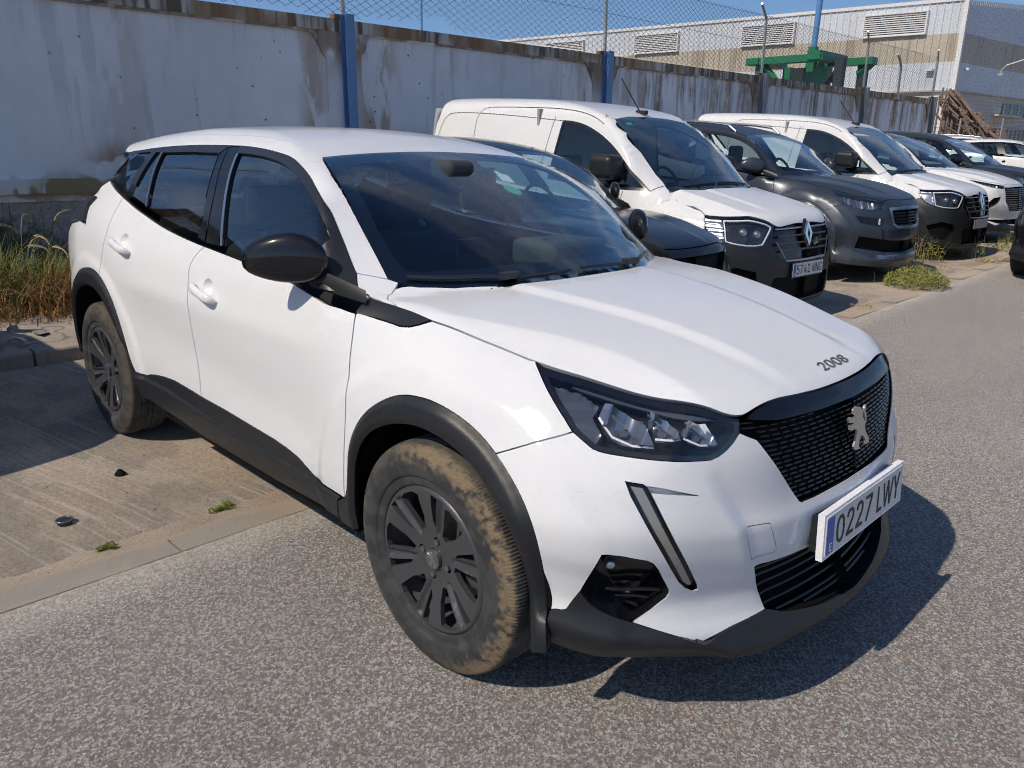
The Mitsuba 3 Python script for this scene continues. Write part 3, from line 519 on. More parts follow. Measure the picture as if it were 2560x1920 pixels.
GAP_M = smooth_line(A((1.208, 1.072), (1.251, 1.041), (1.281, 1.002), (1.283, .96), (1.272, .900), (1.264, .812), (1.264, .716), (1.260, .646), (1.252, .587), (1.247, .531), (1.246, .474)), 4)
GAP_R = smooth_line(A((2.115, 1.207), (2.15, 1.09), (2.178, .991), (2.199, .936), (2.207, .900), (2.205, .845)), 4)
ARF = smooth_line(A((.214, .386), (.188, .445), (.176, .520), (.161, .578), (.133, .634), (.098, .682), (.055, .722), (0, .758), (-.055, .782), (-.105, .796), (-.16, .804), (-.227, .807), (-.297, .799), (-.357, .780), (-.407, .755), (-.455, .722), (-.502, .680), (-.543, .628), (-.569, .571), (-.587, .489), (-.597, .401), (-.602, .342)), 3)
ARF_IN = smooth_line(A((.155, .30), (.150, .40), (.143, .454), (.134, .517), (.110, .581), (.070, .634), (.017, .674), (-.046, .702), (-.109, .719), (-.17, .729), (-.241, .729), (-.308, .717), (-.362, .693), (-.407, .662), (-.451, .626), (-.487, .588), (-.514, .542), (-.535, .484), (-.549, .417), (-.561, .339), (-.570, .27)), 3)
ARR = smooth_line(A((2.90, .40), (2.875, .48), (2.825, .58), (2.76, .665), (2.686, .732), (2.59, .799), (2.50, .840), (2.378, .866), (2.274, .866), (2.186, .840), (2.109, .790), (2.055, .733), (2.013, .658), (1.975, .572), (1.948, .500), (1.905, .442)), 3)
ARR_IN = smooth_line(A((2.85, .36), (2.83, .46), (2.76, .58), (2.67, .67), (2.60, .715), (2.519, .752), (2.409, .777), (2.302, .776), (2.201, .745), (2.128, .695), (2.063, .634), (2.014, .576), (1.960, .503), (1.920, .425), (1.90, .33)), 3)
SILL = A((1.905, .442), (1.802, .443), (1.760, .457), (1.691, .469), (1.60, .480), (1.493, .486), (1.338, .480), (1.246, .474), (1.033, .469), (.85, .460), (.67, .452), (.59, .444), (.509, .430), (.416, .392), (.32, .387), (.214, .386))
SILL_MID = A((1.804, .430), (1.581, .430), (1.359, .413), (1.238, .406), (1.055, .397), (.871, .391), (.60, .387), (.418, .382))
SEAM = A((-.455, .722), (-.55, .768), (-.645, .801))
HL_LOW = np.vstack([A((-1.030, .803)),
                smooth_line(A((-1.015, .783), (-.997, .767), (-.976, .755), (-.955, .749), (-.921, .750), (-.867, .753), (-.817, .757), (-.767, .761), (-.730, .764), (-.707, .767), (-.690, .772), (-.670, .785), (-.645, .803), (-.621, .828), (-.597, .852), (-.567, .881), (-.540, .907)), 3)])

HOODGAP = A((-.380, -.624), (-.393, -.645), (-.402, -.668), (-.392, -.70), (-.36, -.728), (-.291, -.742), (-.2, -.741), (-.136, -.738), (-.068, -.733), (.035, -.722), (.109, -.709), (.204, -.691), (.278, -.669), (.335, -.645), (.419, -.611), (.501, -.577), (.579, -.538), (.643, -.492), (.672, -.452), (.680, -.425), (.690, -.35), (.712, -.22), (.724, -.1), (.727, 0))
HOODGAP = np.vstack([HOODGAP[:5], smooth_line(HOODGAP[5:], 4)])
he = B_.inv("wall", B_.top(HOODGAP)); he = he[(he[:, 0] < -.512)]; he[:, 1] = np.minimum.accumulate(np.where(he[:, 0] > -1.05, he[:, 1], 9)) * (he[:, 0] > -1.05) + he[:, 1] * (he[:, 0] <= -1.05)
HL = np.vstack([A((-.516, .928)), he[(he[:, 0] < -.53) & (he[:, 0] > -1.035)] - [0, .0035], A((-1.036, he[np.argmin(np.abs(he[:, 0] + 1.036)), 1] - .0035)), HL_LOW]); HLP = Pg(HL)
HOODREAR = A((-.160, 0), (-.161, -.1), (-.168, -.2), (-.192, -.305), (-.249, -.413), (-.300, -.514), (-.332, -.561), (-.362, -.604), (-.380, -.624))
GBAR_TOP = np.vstack([A((-1.064, he[np.argmin(np.abs(he[:, 0] + 1.064)), 1] - .006)), he[he[:, 0] < -1.075] - [0, .003], A((-1.4923, he[-1, 1] - .003))])
GBAR_BOT = A((-1.4923, .813), (-1.432, .814), (-1.311, .815), (-1.212, .818), (-1.138, .820), (-1.064, .829))
GR_SIDE = A((-1.0325, .803), (-1.055, .792), (-1.076, .783), (-1.135, .709), (-1.177, .652), (-1.216, .601))
GR_BOT = A((-1.225, .597), (-1.274, .597), (-1.351, .600), (-1.4923, .604))
DRLP = Pg(A((-.761, .711), (-.797, .706), (-.806, .700), (-.816, .681), (-.867, .571), (-.938, .430), (-.941, .418), (-.930, .414), (-.911, .427), (-.893, .448), (-.867, .495), (-.816, .594), (-.772, .681)))
DRLI = Pg(A((-.772, .702), (-.797, .698), (-.806, .680), (-.855, .575), (-.925, .434), (-.917, .432), (-.903, .446), (-.877, .495), (-.826, .594), (-.783, .681)))
FOGL = A((-.677, .422), (-.716, .541), (-.728, .541), (-.762, .535), (-.812, .523), (-.825, .514), (-.837, .496), (-.854, .460), (-.871, .426), (-.873, .413), (-.867, .400), (-.835, .371), (-.792, .343))
FOG = Pg(FOGL, A((-.758, .357), (-.722, .372), (-.702, .385), (-.686, .404)))
LIP1, LIP2 = A((-.592, .343), (-.602, .346), (-.620, .355), (-.636, .357), (-.647, .361), (-.677, .422)), A((-.792, .343), (-.861, .317), (-.953, .282), (-1.033, .304), (-1.134, .321))
INT = A((-1.134, .321), (-1.187, .299), (-1.261, .285), (-1.338, .272), (-1.4923, .262))
TOW = shapely.Polygon(A((-1.052, .566), (-1.105, .564), (-1.132, .495), (-1.072, .494))).buffer(.008)
WEDGE = shapely.Polygon(A((-.809, .701), (-.839, .695), (-.915, .674), (-.815, .688)))
BUMPER = Pg(SEAM, A((-.670, .785), (-.690, .772), (-.707, .767), (-.730, .764), (-.767, .761), (-.817, .757), (-.867, .753), (-.921, .750), (-.955, .749), (-.976, .755), (-.997, .767), (-1.015, .783)), GR_SIDE, GR_BOT,
            A((-1.4923, .452), (-1.35, .455), (-1.083, .457)), LIP2[::-1], FOGL[::-1][1:-1], LIP1[::-1], ARF[::-1][:len(ARF) - 1 - int(np.argmin(np.hypot(*(ARF - [-.455, .722]).T)))]).difference(shapely.union_all([DRLP, TOW.buffer(.0013), WEDGE]))
FENDER = Pg(GAP_F[::-1], A((.20, .972)), A((.12, .962), (.036, .954), (0, .957), (-.04, .967), (-.083, .981)), (lambda w: w[(w[:, 0] > -.505) & (w[:, 0] < -.085)])(B_.inv("wall", B_.top(HOODGAP))), A((-.516, .928), (-.540, .907), (-.567, .881), (-.597, .852), (-.621, .828)), SEAM[::-1], ARF[:int(np.argmin(np.hypot(*(ARF - [-.455, .722]).T)))][::-1])
DOOR_F = Pg(dlo_bot[(dlo_bot[:, 0] < 1.209) & (dlo_bot[:, 0] > .206)], GAP_F, SILL[(SILL[:, 0] < 1.25)][::-1], GAP_M[::-1])
CUPS = {"F": (1.105, .936), "R": (1.952, 1.030)}
cup_cut = lambda k: shapely.Polygon(np.stack([CUPS[k][0] + .042 * np.cos(np.linspace(0, 2 * np.pi, 40)[:-1]), CUPS[k][1] + .030 * np.sin(np.linspace(0, 2 * np.pi, 40)[:-1])], 1))
DOOR_F = DOOR_F.buffer(-.0022, join_style=2).difference(cup_cut("F"))
DOOR_R = Pg(dlo_bot[(dlo_bot[:, 0] < 2.116) & (dlo_bot[:, 0] > 1.207)], GAP_M, SILL[SILL[:, 0] > 1.24][::-1], ARR[ARR[:, 0] < 2.20][::-1], GAP_R[::-1])
DOOR_R = DOOR_R.buffer(-.0022, join_style=2).difference(cup_cut("R"))
QUARTER = Pg(GAP_R, ARR[ARR[:, 0] > 2.20][::-1], A((3.05, .40), (3.16, .42), (3.18, .60), (3.17, .80), (3.12, .93), (2.95, 1.03), (2.75, 1.12), (2.55, 1.20), (2.376, 1.272)), dlo_bot[(dlo_bot[:, 0] > 2.116) & (dlo_bot[:, 0] < 2.37)])
HOOD = Pg(HOODGAP, HOODGAP[::-1][1:] * [1, -1], HOODREAR[::-1][1:] * [1, -1], HOODREAR[1:-1])
WS_L = smooth_line(A((-.436, -.666), (-.539, -.648), (-.656, -.628), (-.805, -.588), (-.93, -.551), (-1.012, -.518)), 4)
WS_T = A((-1.012, -.518), (-1.018, -.405), (-1.027, -.242), (-1.034, -.1), (-1.036, 0))
WS_B = np.vstack([A((-.10, 0), (-.13, -.2), (-.20, -.35)), A((-.30, -.53), (-.37, -.615), (-.436, -.666))])
WSP = Pg(WS_B, WS_L, WS_T, WS_T[::-1][1:] * [1, -1], WS_L[::-1] * [1, -1], WS_B[::-1] * [1, -1])
WS_CLEAR = WSP.buffer(-.045).difference(shapely.box(-.42 + .0, -1, .3, 1).buffer(0)).intersection(shapely.box(-.965, -.6, 0, .6))
WS_IN = Pg(A((-.245, 0), (-.258, -.15), (-.321, -.40), (-.40, -.565), (-.43, -.60), (-.47, -.606), (-.590, -.590), (-.755, -.545), (-.90, -.49), (-.935, -.45), (-.945, -.38), (-.965, 0)), A((-.945, .38), (-.935, .45), (-.90, .49), (-.755, .545), (-.590, .590), (-.47, .606), (-.43, .60), (-.40, .565), (-.321, .40), (-.258, .15)))
ROOF_Y = .512
roof_edge = np.stack([np.linspace(-1.012, -2.76, 30), np.full(30, -ROOF_Y)], 1)
ROOFP = Pg(WS_T, WS_T[::-1][1:] * [1, -1], roof_edge[1:] * [1, -1], A((-2.80, .3), (-2.82, 0), (-2.80, -.3)), roof_edge[::-1][:-1])
PILLAR = Pg(dlo_top, B_.inv("wall", B_.top(WS_L)), B_.inv("wall", B_.top(roof_edge))[1:], A((2.52, 1.43), (2.46, 1.405), (2.40, 1.402)))
CAP = Pg(HOODGAP[2:6], B_.wall(A((.087, .997), (.15, 1.003), (.223, 1.010), (.264, 1.020), (.311, 1.069)))[:, :2], A((-.436, -.666), (-.41, -.648)))

main = thing("white_car", "white compact crossover with a muddy front tyre, nearest the camera", "car")
def sym(name, m, bsdf, **k):
    put(main, name, m, bsdf, **k); put(main, name, m.mirrored(), bsdf, **k)
G = .0022
sym("front_door", panel(B_, "wall", DOOR_F, .02, gap=0), "white_paint")
sym("rear_door", panel(B_, "wall", DOOR_R, .022, gap=0), "white_paint")
sym("front_fender", panel(B_, "wall", FENDER, .018, gap=G), "white_paint")
sym("rear_quarter", panel(B_, "wall", QUARTER, .025, gap=G), "white_paint")
sym("pillar", panel(B_, "wall", PILLAR, .014, gap=.0008), "white_paint")
put(main, "hood", panel(B_, "top", HOOD, .014, gap=G), "white_paint")
put(main, "roof", panel(B_, "top", ROOFP, .02), "white_paint")
sym("fender_cap", panel(B_, "top", CAP, .012, gap=.001), "white_paint")
m = panel(B_, "wall", BUMPER, .0125, gap=.0012); m.join(m.mirrored())
put(main, "front_bumper", m, "white_paint")
# black cladding
rf = lambda c, k: (lambda p: .010 * np.ones(len(p)))
ARCH_F = Pg(ARF, A((-.608, .30), (-.612, .255), (-.578, .243)), ARF_IN[::-1], A((.264, .285), (.264, .36)))
ARCH_R = Pg(ARR, A((1.87, .345)), ARR_IN[::-1], A((2.92, .33)))
def lift(edge, inner, d=.014):
    le, li = shapely.LineString(edge), shapely.LineString(inner)
    def f(p):
        q = B_.inv("wall", p); a = shapely.distance(shapely.points(q), le); c = shapely.distance(shapely.points(q), li)
        return d * sstep(0, .022, a) - .0 * c - .012 * sstep(.016, 0, c)
    return f
sym("front_arch", panel(B_, "wall", ARCH_F, .011, offfn=lift(ARF, ARF_IN), depth=.03), "matte_black")
sym("rear_arch", panel(B_, "wall", ARCH_R, .013, offfn=lift(ARR, ARR_IN), depth=.03), "matte_black")
SILL_LOW = A((.264, .285), (.747, .279), (1.3, .288), (1.865, .335))
SILLP = Pg(SILL[:-1], A((.235, .386), (.264, .30)), SILL_LOW[1:], A((1.89, .39)))
def sill_off(p):
    q = B_.inv("wall", p); mid = np.interp(q[:, 0], SILL_MID[::-1, 0], SILL_MID[::-1, 1])
    return .004 + .012 * sstep(.005, -.005, q[:, 1] - mid)
sym("sill", panel(B_, "wall", SILLP, .0075, offfn=sill_off, depth=.03), "matte_black")
LIP_LOW = A((-1.4923, .192), (-1.25, .192), (-1.05, .198), (-.9, .206), (-.75, .218), (-.594, .234))
LIPP = Pg(LIP1, A((-.686, .404), (-.702, .385), (-.722, .372), (-.758, .357)), LIP2, INT[1:], LIP_LOW)
RIDGE = A((-1.4923, .242), (-1.221, .243), (-1.155, .240), (-1.096, .234), (-1.03, .240), (-.959, .277), (-.87, .30), (-.6, .33))
def lip_off(p):
    q = B_.inv("wall", p); r = np.interp(q[:, 0], RIDGE[:, 0], RIDGE[:, 1])
    return .004 + .016 * bump(q[:, 1], r, .03) * sstep(-.7, -.95, q[:, 0]) - .028 * np.maximum(r - .005 - q[:, 1], 0) / .05
m = panel(B_, "wall", LIPP, .012, offfn=lip_off, depth=.05); m.join(m.mirrored())
put(main, "front_apron", m, "matte_black")
# wells behind openings: a sheet sunk into the body with walls up to the skin
def sunk(poly, d, h=.02, n=None):
    m = panel(B_, "wall", poly, h, off=-d, depth=0)
    r = resample(np.array(poly.exterior.coords)[:-1], h); p = B_.wall(r); nn = B_.normal(p); k = len(r); i = np.arange(k); j = (i + 1) % k
    out = np.cross(p[j] - p, nn); out /= np.maximum(np.linalg.norm(out, axis=1, keepdims=True), 1e-9)
    return m.add(np.vstack([p - nn * .002, p - nn * d]), np.stack([i, j, j + k, i + k], 1), np.vstack([-out, -out]))
GRILLE = Pg(A((-1.035, .836)), A((-1.058, .8305)), GBAR_BOT[::-1], GR_BOT[::-1], GR_SIDE[::-1])
INTAKE = Pg(A((-1.083, .457), (-1.35, .455), (-1.4923, .452)), INT[::-1])
m = sunk(GRILLE, .035); put(main, "grille_back", m.join(m.mirrored()), "deep_black")
m = sunk(INTAKE, .08); put(main, "lower_intake", m.join(m.mirrored()), "deep_black")
sym("fog_pocket", sunk(FOG, .055), "gloss_black")
sym("headlight_bowl", sunk(HLP, .055), "deep_black")
sym("light_slot", sunk(DRLP, .014), "gloss_black")
m = panel(B_, "wall", Pg(GBAR_TOP, GBAR_BOT), .012, off=.003, depth=.02); put(main, "grille_bar", m.join(m.mirrored()), "gloss_black", label="glossy black bar across the top of the grille")
def bars(chart_poly, rows, dash, slope=None):
    """Rounded bars on the body surface: (s0, s1, z, half height, proud) each."""
    m = M()
    for s0, s1, z0, z1, hh, o in dash:
        n = max(3, int(abs(s1 - s0) / .02) + 2); t = np.linspace(0, 1, n); s, z = s0 + (s1 - s0) * t, z0 + (z1 - z0) * t
        p = B_.wall(np.stack([s, z], 1)); nn = B_.normal(p); up = np.tile([0, 0, 1.0], (n, 1)); up -= nn * (up * nn).sum(1)[:, None]; up /= np.linalg.norm(up, axis=1, keepdims=True)
        a = np.radians(np.array([-100, -60, -25, 25, 60, 100])); k = len(a)
        e = np.ones(n); e[[0, -1]] = .55
        ring = p[:, None] + up[:, None] * (np.sin(a) * hh)[None, :, None] * e[:, None, None] + nn[:, None] * (o - .008 + np.cos(a) * .008)[None, :, None] * 1.0
        nr = up[:, None] * np.sin(a)[None, :, None] + nn[:, None] * np.cos(a)[None, :, None]
        g = np.arange(n * k).reshape(n, k); f = np.stack([g[:-1, :-1], g[1:, :-1], g[1:, 1:], g[:-1, 1:]], -1).reshape(-1, 4)
        m.add(ring.reshape(-1, 3), f, nr.reshape(-1, 3))
    return m
gl = []
zs = np.arange(.612, .835, .0125)
for i, z in enumerate(zs):
    left = np.interp(z, GR_SIDE[::-1, 1], GR_SIDE[::-1, 0]) if z < .783 else -1.034 - .0
    top = -1.064
    s = left - .004
    # long bars at the side, short dashes towards the middle
    k = 0; off = (i % 2) * .0175
    long = -1.13 - .12 * (z < .783) * 0
    first = max(-1.16, left - .05) if z > .7 else left - .03
    gl.append((s, first + off * .5, z + .0, z + .0, .0036, -.006))
    s = first + off * .5 - .007
    while s > -1.4923 - .02:
        e = s - .028; gl.append((s, e, z, z, .0036, -.006 if z < .8 else -.008)); s = e - .007
inn = GRILLE.buffer(-.003)
gl = [d for d in gl if shapely.contains_xy(inn, max(d[1], -1.485), d[2]) and shapely.contains_xy(inn, d[0] - .001, d[2])]
m = bars(None, None, gl); put(main, "grille_bars", m.join(m.mirrored()), "gloss_black", kind="stuff")
gl = []
for z in np.arange(.285, .45, .021):
    a = [s for s in np.linspace(-1.09, -1.49, 60) if shapely.contains_xy(INTAKE.buffer(-.006), s, z)]
    if a: gl.append((a[0], -1.50, z, z, .0052, -.022))
for d in gl:
    m = bars(None, None, [d]); put(main, "intake_slat", m.join(m.mirrored()), "trim_black")
# headlamps
sym("headlight", panel(B_, "wall", HLP, .014, off=.0005, depth=0, gap=.0015), "clear_lens", label="headlight under clear cover with chrome claw reflectors")
def inlay(poly, off, h=.01, depth=.006, f=None): return panel(B_, "wall", poly, h, off=off, depth=depth, offfn=f)
hk = f"{main}__headlight"
def sub(name, m, bsdf):
    put(hk, name, m, bsdf); put(hk + "_001", name, m.mirrored(), bsdf)
sub("bezel", inlay(HLP.difference(HLP.buffer(-.012)), -.004, .008, .045), "gloss_black")
MODS = [A((-.721, .856), (-.773, .854), (-.810, .838), (-.826, .790), (-.827, .784), (-.780, .785), (-.735, .800), (-.705, .836)), A((-.826, .847), (-.867, .845), (-.882, .823), (-.889, .800), (-.867, .798), (-.832, .800)), A((-.907, .835), (-.951, .835), (-.965, .809), (-.976, .780), (-.936, .783), (-.896, .802))]
for q in MODS:
    pg = shapely.Polygon(q); c = np.array(pg.centroid.coords[0]); R0 = np.sqrt(pg.area) * .62
    def bowl(p, c=c, R0=R0):
        w = B_.inv("wall", p); u, v = w[:, 0] - c[0], (w[:, 1] - c[1]); u = u + v * .55
        return -.042 + .030 * np.clip(np.abs(u) / (R0 * .9), 0, 1.1) ** 2 + .012 * np.clip((v + .01) / R0, -1, 1) ** 2
    sub("reflector", inlay(pg.buffer(-.001), 0, .004, .012, bowl), "lens_silver")
    low = q[[7, 6, 5, 4]] if len(q) == 8 else q[[5, 4, 3]]
    sub("light_strip", inlay(shapely.LineString(low).buffer(.0022, cap_style=2), -.012, .006, .004), "frame_white")
    sub("fin", inlay(shapely.LineString([q[0] + [.004, 0], (q[0] + q[1]) / 2 + [-.02, -.035]]).buffer(.0016, cap_style=2), -.010, .006, .012), "lens_silver")
    cy = trimesh.creation.cylinder(.011, .006, sections=24); pc = B_.wall(c[None] + [[.004, -.006]]); nn = B_.normal(pc)[0]; cy.apply_transform(trimesh.geometry.align_vectors([0, 0, 1], nn)); cy.apply_translation(pc[0] - nn * .030); sub("bulb", M().tm(cy, 30), "lamp_grey")
TRI = shapely.Polygon(A((-.545, .900), (-.660, .880), (-.708, .858), (-.690, .838), (-.712, .805), (-.697, .785), (-.655, .805), (-.60, .855)))
sub("side_lamp", inlay(TRI, 0, .007, .01, lambda p: -.022 + .0025 * np.sign(np.sin(p[:, 2] * 900))), "lamp_grey")
sub("brow", inlay(shapely.Polygon(A((-.60, .902), (-.753, .878), (-.911, .853), (-1.0, .840), (-1.0, .836), (-.9, .843), (-.75, .866), (-.66, .884))), -.018, .008), "lamp_grey")
sub("chrome_strip", inlay(shapely.Polygon(A((-.768, .7645), (-.965, .7535), (-.963, .7575), (-.768, .7685))), -.012, .006), "chrome")
sub("inner_lamp", inlay(shapely.Polygon(A((-.940, .834), (-.957, .834), (-.972, .806), (-.957, .806))), -.026, .006), "frame_white")
sym("light_blade", panel(B_, "wall", DRLI, .01, off=-.004, depth=.01), "drl_lens", label="slanted daytime light blade beside the fog lamp")
# fog lamp
fl = trimesh.creation.cylinder(.017, .03, sections=40); fp = B_.wall(A((-.742, .488)))[0]
fl.apply_transform(trimesh.geometry.align_vectors([0, 0, 1], [.8, -.6, .05])); fl.apply_translation(fp - B_.normal(fp[None])[0] * .050)
sym("fog_lamp", M().tm(fl, 30), "trim_black"); bl = trimesh.creation.icosphere(3, .015); bl.apply_translation(fp - B_.normal(fp[None])[0] * .034); sym("fog_lens", M().tm(bl, True), "lens_silver")
for z in (.42, .402, .384): sym("fog_slat", bars(None, None, [(-.73 - (.42 - z) * 1.5, -.86 + (.42 - z) * 1.4, z, z - .012, .005, -.018)]), "gloss_black")
# tow cover
put(main, "tow_cover", panel(B_, "wall", TOW, .012, off=0, depth=.004), "white_paint")
sym("lamp_notch", sunk(WEDGE, .022, .008), "white_paint")
# windows
FRAME = DLO.difference(shapely.union_all([g.buffer(-.001) for g in (G_F, G_R, G_Q1, G_Q2)])).difference(BP_R.union(BP_F).buffer(.001))
sym("window_frame", panel(B_, "wall", FRAME, .012, off=.003, depth=.018), "trim_black")
sym("window", panel(B_, "wall", G_F, .03, off=-.006, depth=0), "window_glass")
sym("window", panel(B_, "wall", G_R, .03, off=-.006, depth=0), "tinted_glass")
sym("quarter_window", panel(B_, "wall", G_Q1.buffer(-.002), .03, off=-.005, depth=0), "tinted_glass")
sym("quarter_window", panel(B_, "wall", G_Q2.buffer(-.002), .03, off=-.002, depth=0), "privacy_glass")
sym("door_pillar", panel(B_, "wall", BP_R, .015, off=.001, gap=.002), "gloss_black"); sym("door_pillar", panel(B_, "wall", BP_F, .015, off=.001, gap=.002), "gloss_black")
sym("window_strip", panel(B_, "wall", shapely.LineString(A((1.080, 1.090), (1.295, 1.411))).buffer(.0065, cap_style=2), .012, off=.004, depth=.008), "satin_silver")
sym("window_strip", panel(B_, "wall", shapely.LineString(A((1.848, 1.183), (2.001, 1.407))).buffer(.006, cap_style=2), .012, off=.004, depth=.008), "lamp_grey")
sym("fender_blade", panel(B_, "wall", BLADE.difference(shapely.box(.207, .9, .5, 1.1)), .012, off=.005, gap=.001), "trim_black")
put(main, "windshield", panel(B_, "top", WSP, .03, off=-.001, depth=0), "window_glass")
put(main, "windshield_band", panel(B_, "top", WSP.difference(WS_IN).buffer(-.001), .02, off=-.006, depth=0), "gloss_black")
# lettering, emblem, plate
def on_surface(tm, chart, place):
    v = np.array(tm.vertices); q, h = place(v); p = (B_.top if chart == "top" else B_.wall)(q); p = p + B_.normal(p) * h[:, None]
    return trimesh.Trimesh(p, tm.faces, process=False)
tx = meshkit.text_mesh("2008", .030, .003, bold=False); v = np.array(tx.vertices); w0 = v[:, 0].max()
sx = .165 / w0
put(main, "hood_lettering", M().tm(on_surface(trimesh.Trimesh(*trimesh.remesh.subdivide_to_size(tx.vertices, tx.faces, .012)), "top", lambda v: (np.stack([.664 + v[:, 1] * 1.0 * -.0 + (0) - 0 * v[:, 0] + (.024 - v[:, 1]), (v[:, 0] - w0 / 2) * sx + .045], 1), v[:, 2] + .0005)), 30), "graphite_bright")
LION = A((-.1006, .8005), (-.0833, .8036), (-.0586, .7967), (-.0422, .7822), (-.0406, .7671), (-.0272, .7507), (-.0249, .7336), (-.0142, .7142), (.0040, .6961), (.0068, .6818), (-.0223, .6828), (-.0315, .6936), (-.0190, .6954), (-.0369, .7134), (-.0522, .7140), (-.0596, .7026), (-.0622, .6884), (-.0514, .6788), (-.0866, .6833), (-.0967, .6960), (-.0870, .7065), (-.0809, .7214), (-.0749, .7362), (-.0906, .7434), (-.1104, .7435), (-.1244, .7487), (-.1253, .7601), (-.1123, .7601), (-.0966, .7611), (-.1101, .7644), (-.1282, .7688), (-.1337, .7813), (-.1199, .7827), (-.0988, .7739), (-.0854, .7777), (-.1032, .7868), (-.1043, .7966))
TAILP = shapely.LineString(smooth_line(A((-.022, .792), (-.026, .775), (-.018, .757), (-.026, .742), (-.031, .735)), 5)).buffer(.004)
lion2 = shapely.Polygon(LION).union(TAILP)
def plate_from(poly, depth, A4): 
    t = trimesh.util.concatenate([trimesh.creation.extrude_polygon(g, depth, engine="earcut") for g in getattr(poly, "geoms", [poly])]); t.apply_transform(A4); return t
YZ = np.array([[0, 0, 1, 0], [1, 0, 0, 0], [0, 1, 0, 0], [0, 0, 0, 1.0]])           # (a, b, c) -> x = c, y = a, z = b
def atx(x, y=0, z=0, tilt=0):
    a = YZ.copy(); Rm = trimesh.transformations.rotation_matrix(-tilt, [0, 1, 0]); a = Rm @ a; a[:3, 3] = [x, y, z]; return a
el = plate_from(shapely.affinity.translate(lion2, .0625, -.74), .005, atx(.797, -.035, .742, .12))
put(main, "front_emblem", M().tm(el), "emblem", label="upright metal lion emblem on the grille")
def number_plate(parent, text, Am, w=.52, h=.11, frame="frame_white", fw=.0085, fd=.018, band=True):
    fr = shapely.box(-w / 2 - fw, -h / 2 - fw, w / 2 + fw, h / 2 + fw).buffer(.003).buffer(-.003)
    k = put(parent, "number_plate", M().tm(plate_from(fr, fd, Am)), frame)
    t = np.eye(4); t[2, 3] = fd; put(k, "face", M().tm(plate_from(shapely.box(-w / 2, -h / 2, w / 2, h / 2).buffer(-.006).buffer(.006), .0025, Am @ t)), "plate_white")
    t[2, 3] = fd + .0025
    if band: put(k, "blue_band", M().tm(plate_from(shapely.box(-w / 2 + .005, -h / 2 + .005, -w / 2 + .045, h / 2 - .005), .001, Am @ t)), "plate_blue")
    if band:
        e = meshkit.text_mesh("E", .022, .001, bold=True); e.apply_translation([-w / 2 + .017, -h / 2 + .012, fd + .0035]); e.apply_transform(Am); put(k, "country_letter", M().tm(e), "frame_white")
    x0, x1 = (-w / 2 + .062, w / 2 - .022) if band else (-w / 2 + .03, w / 2 - .03)
    for grp, a, c in () if not text else ((text[:4], x0, x0 + (x1 - x0) * .53), (text[4:].strip(), x0 + (x1 - x0) * .62, x1)):
        e = meshkit.text_mesh(grp, .077, .0015, bold=False); b = e.bounds; e.apply_translation([-b[0, 0], -b[0, 1], 0]); e.apply_scale([(c - a) / (b[1, 0] - b[0, 0]), .077 / (b[1, 1] - b[0, 1]), 1])
        e.apply_translation([a, -.0385, fd + .0025]); e.apply_transform(Am); put(k, "lettering", M().tm(e), "ink")
    return k
number_plate(main, "0227 LWY", atx(.822, 0, .508, .06))
put(main, "plate_bracket", M().tm(trimesh.creation.box((.03, .50, .10), trimesh.transformations.translation_matrix([.812, 0, .505]))), "matte_black")
# door handles
def handle(cx, cz, L_=.20, tilt=.02):
    m = M(); n = 26; t = np.linspace(-1, 1, n)
    q = np.stack([cx - t * L_ / 2, cz - t * tilt], 1); p = B_.wall(q); nn = B_.normal(p); p0 = p + nn * (.034 * (1 - t ** 4) ** .7 + .0)[:, None]
    tan = np.gradient(p0, axis=0); tan /= np.linalg.norm(tan, axis=1, keepdims=True); up = np.cross(tan, nn); up /= np.linalg.norm(up, axis=1, keepdims=True); up *= np.sign(up[:, 2:3])
    w = .0165 * (1 - np.abs(t) ** 5) ** .5 + .001 + .002 * t * 0; d = .010 * (1 - np.abs(t) ** 6) ** .5 + .001; a = np.linspace(0, 2 * np.pi, 17)[:-1]
    ring = p0[:, None] + up[:, None] * (np.cos(a)[None] * w[:, None])[..., None] + nn[:, None] * (np.sin(a)[None] * d[:, None])[..., None]
    k = 16; g = np.arange(n * k).reshape(n, k); f = np.stack([g[:-1], g[1:], np.roll(g, -1, 1)[1:], np.roll(g, -1, 1)[:-1]], -1).reshape(-1, 4)
    return m.tm((ring.reshape(-1, 3), f), True)
def cup(cx, cz):
    q = np.stack([cx + .042 * np.cos(np.linspace(0, 2 * np.pi, 40)[:-1]) * 1.0, cz + .030 * np.sin(np.linspace(0, 2 * np.pi, 40)[:-1])], 1)
    return panel(B_, "wall", shapely.Polygon(q), .005, off=0, depth=0, offfn=lambda p: (lambda w: -.020 * np.clip(1 - ((w[:, 0] - cx) / .042) ** 2 - ((w[:, 1] - cz) / .03) ** 2, 0, 1))(B_.inv("wall", p)))
for d, cx, cz in (("front_door", 1.115, .910), ("rear_door", 1.965, 1.003)):
    for sfx, mir in (("", False), ("_001", True)):
        a, c = handle(cx, cz), cup(*CUPS["F" if d == "front_door" else "R"])
        kk = f"{main}__{d}{sfx}"; put(kk, "handle", a.mirrored() if mir else a, "white_paint"); put(kk, "handle_cup", c.mirrored() if mir else c, "white_paint")
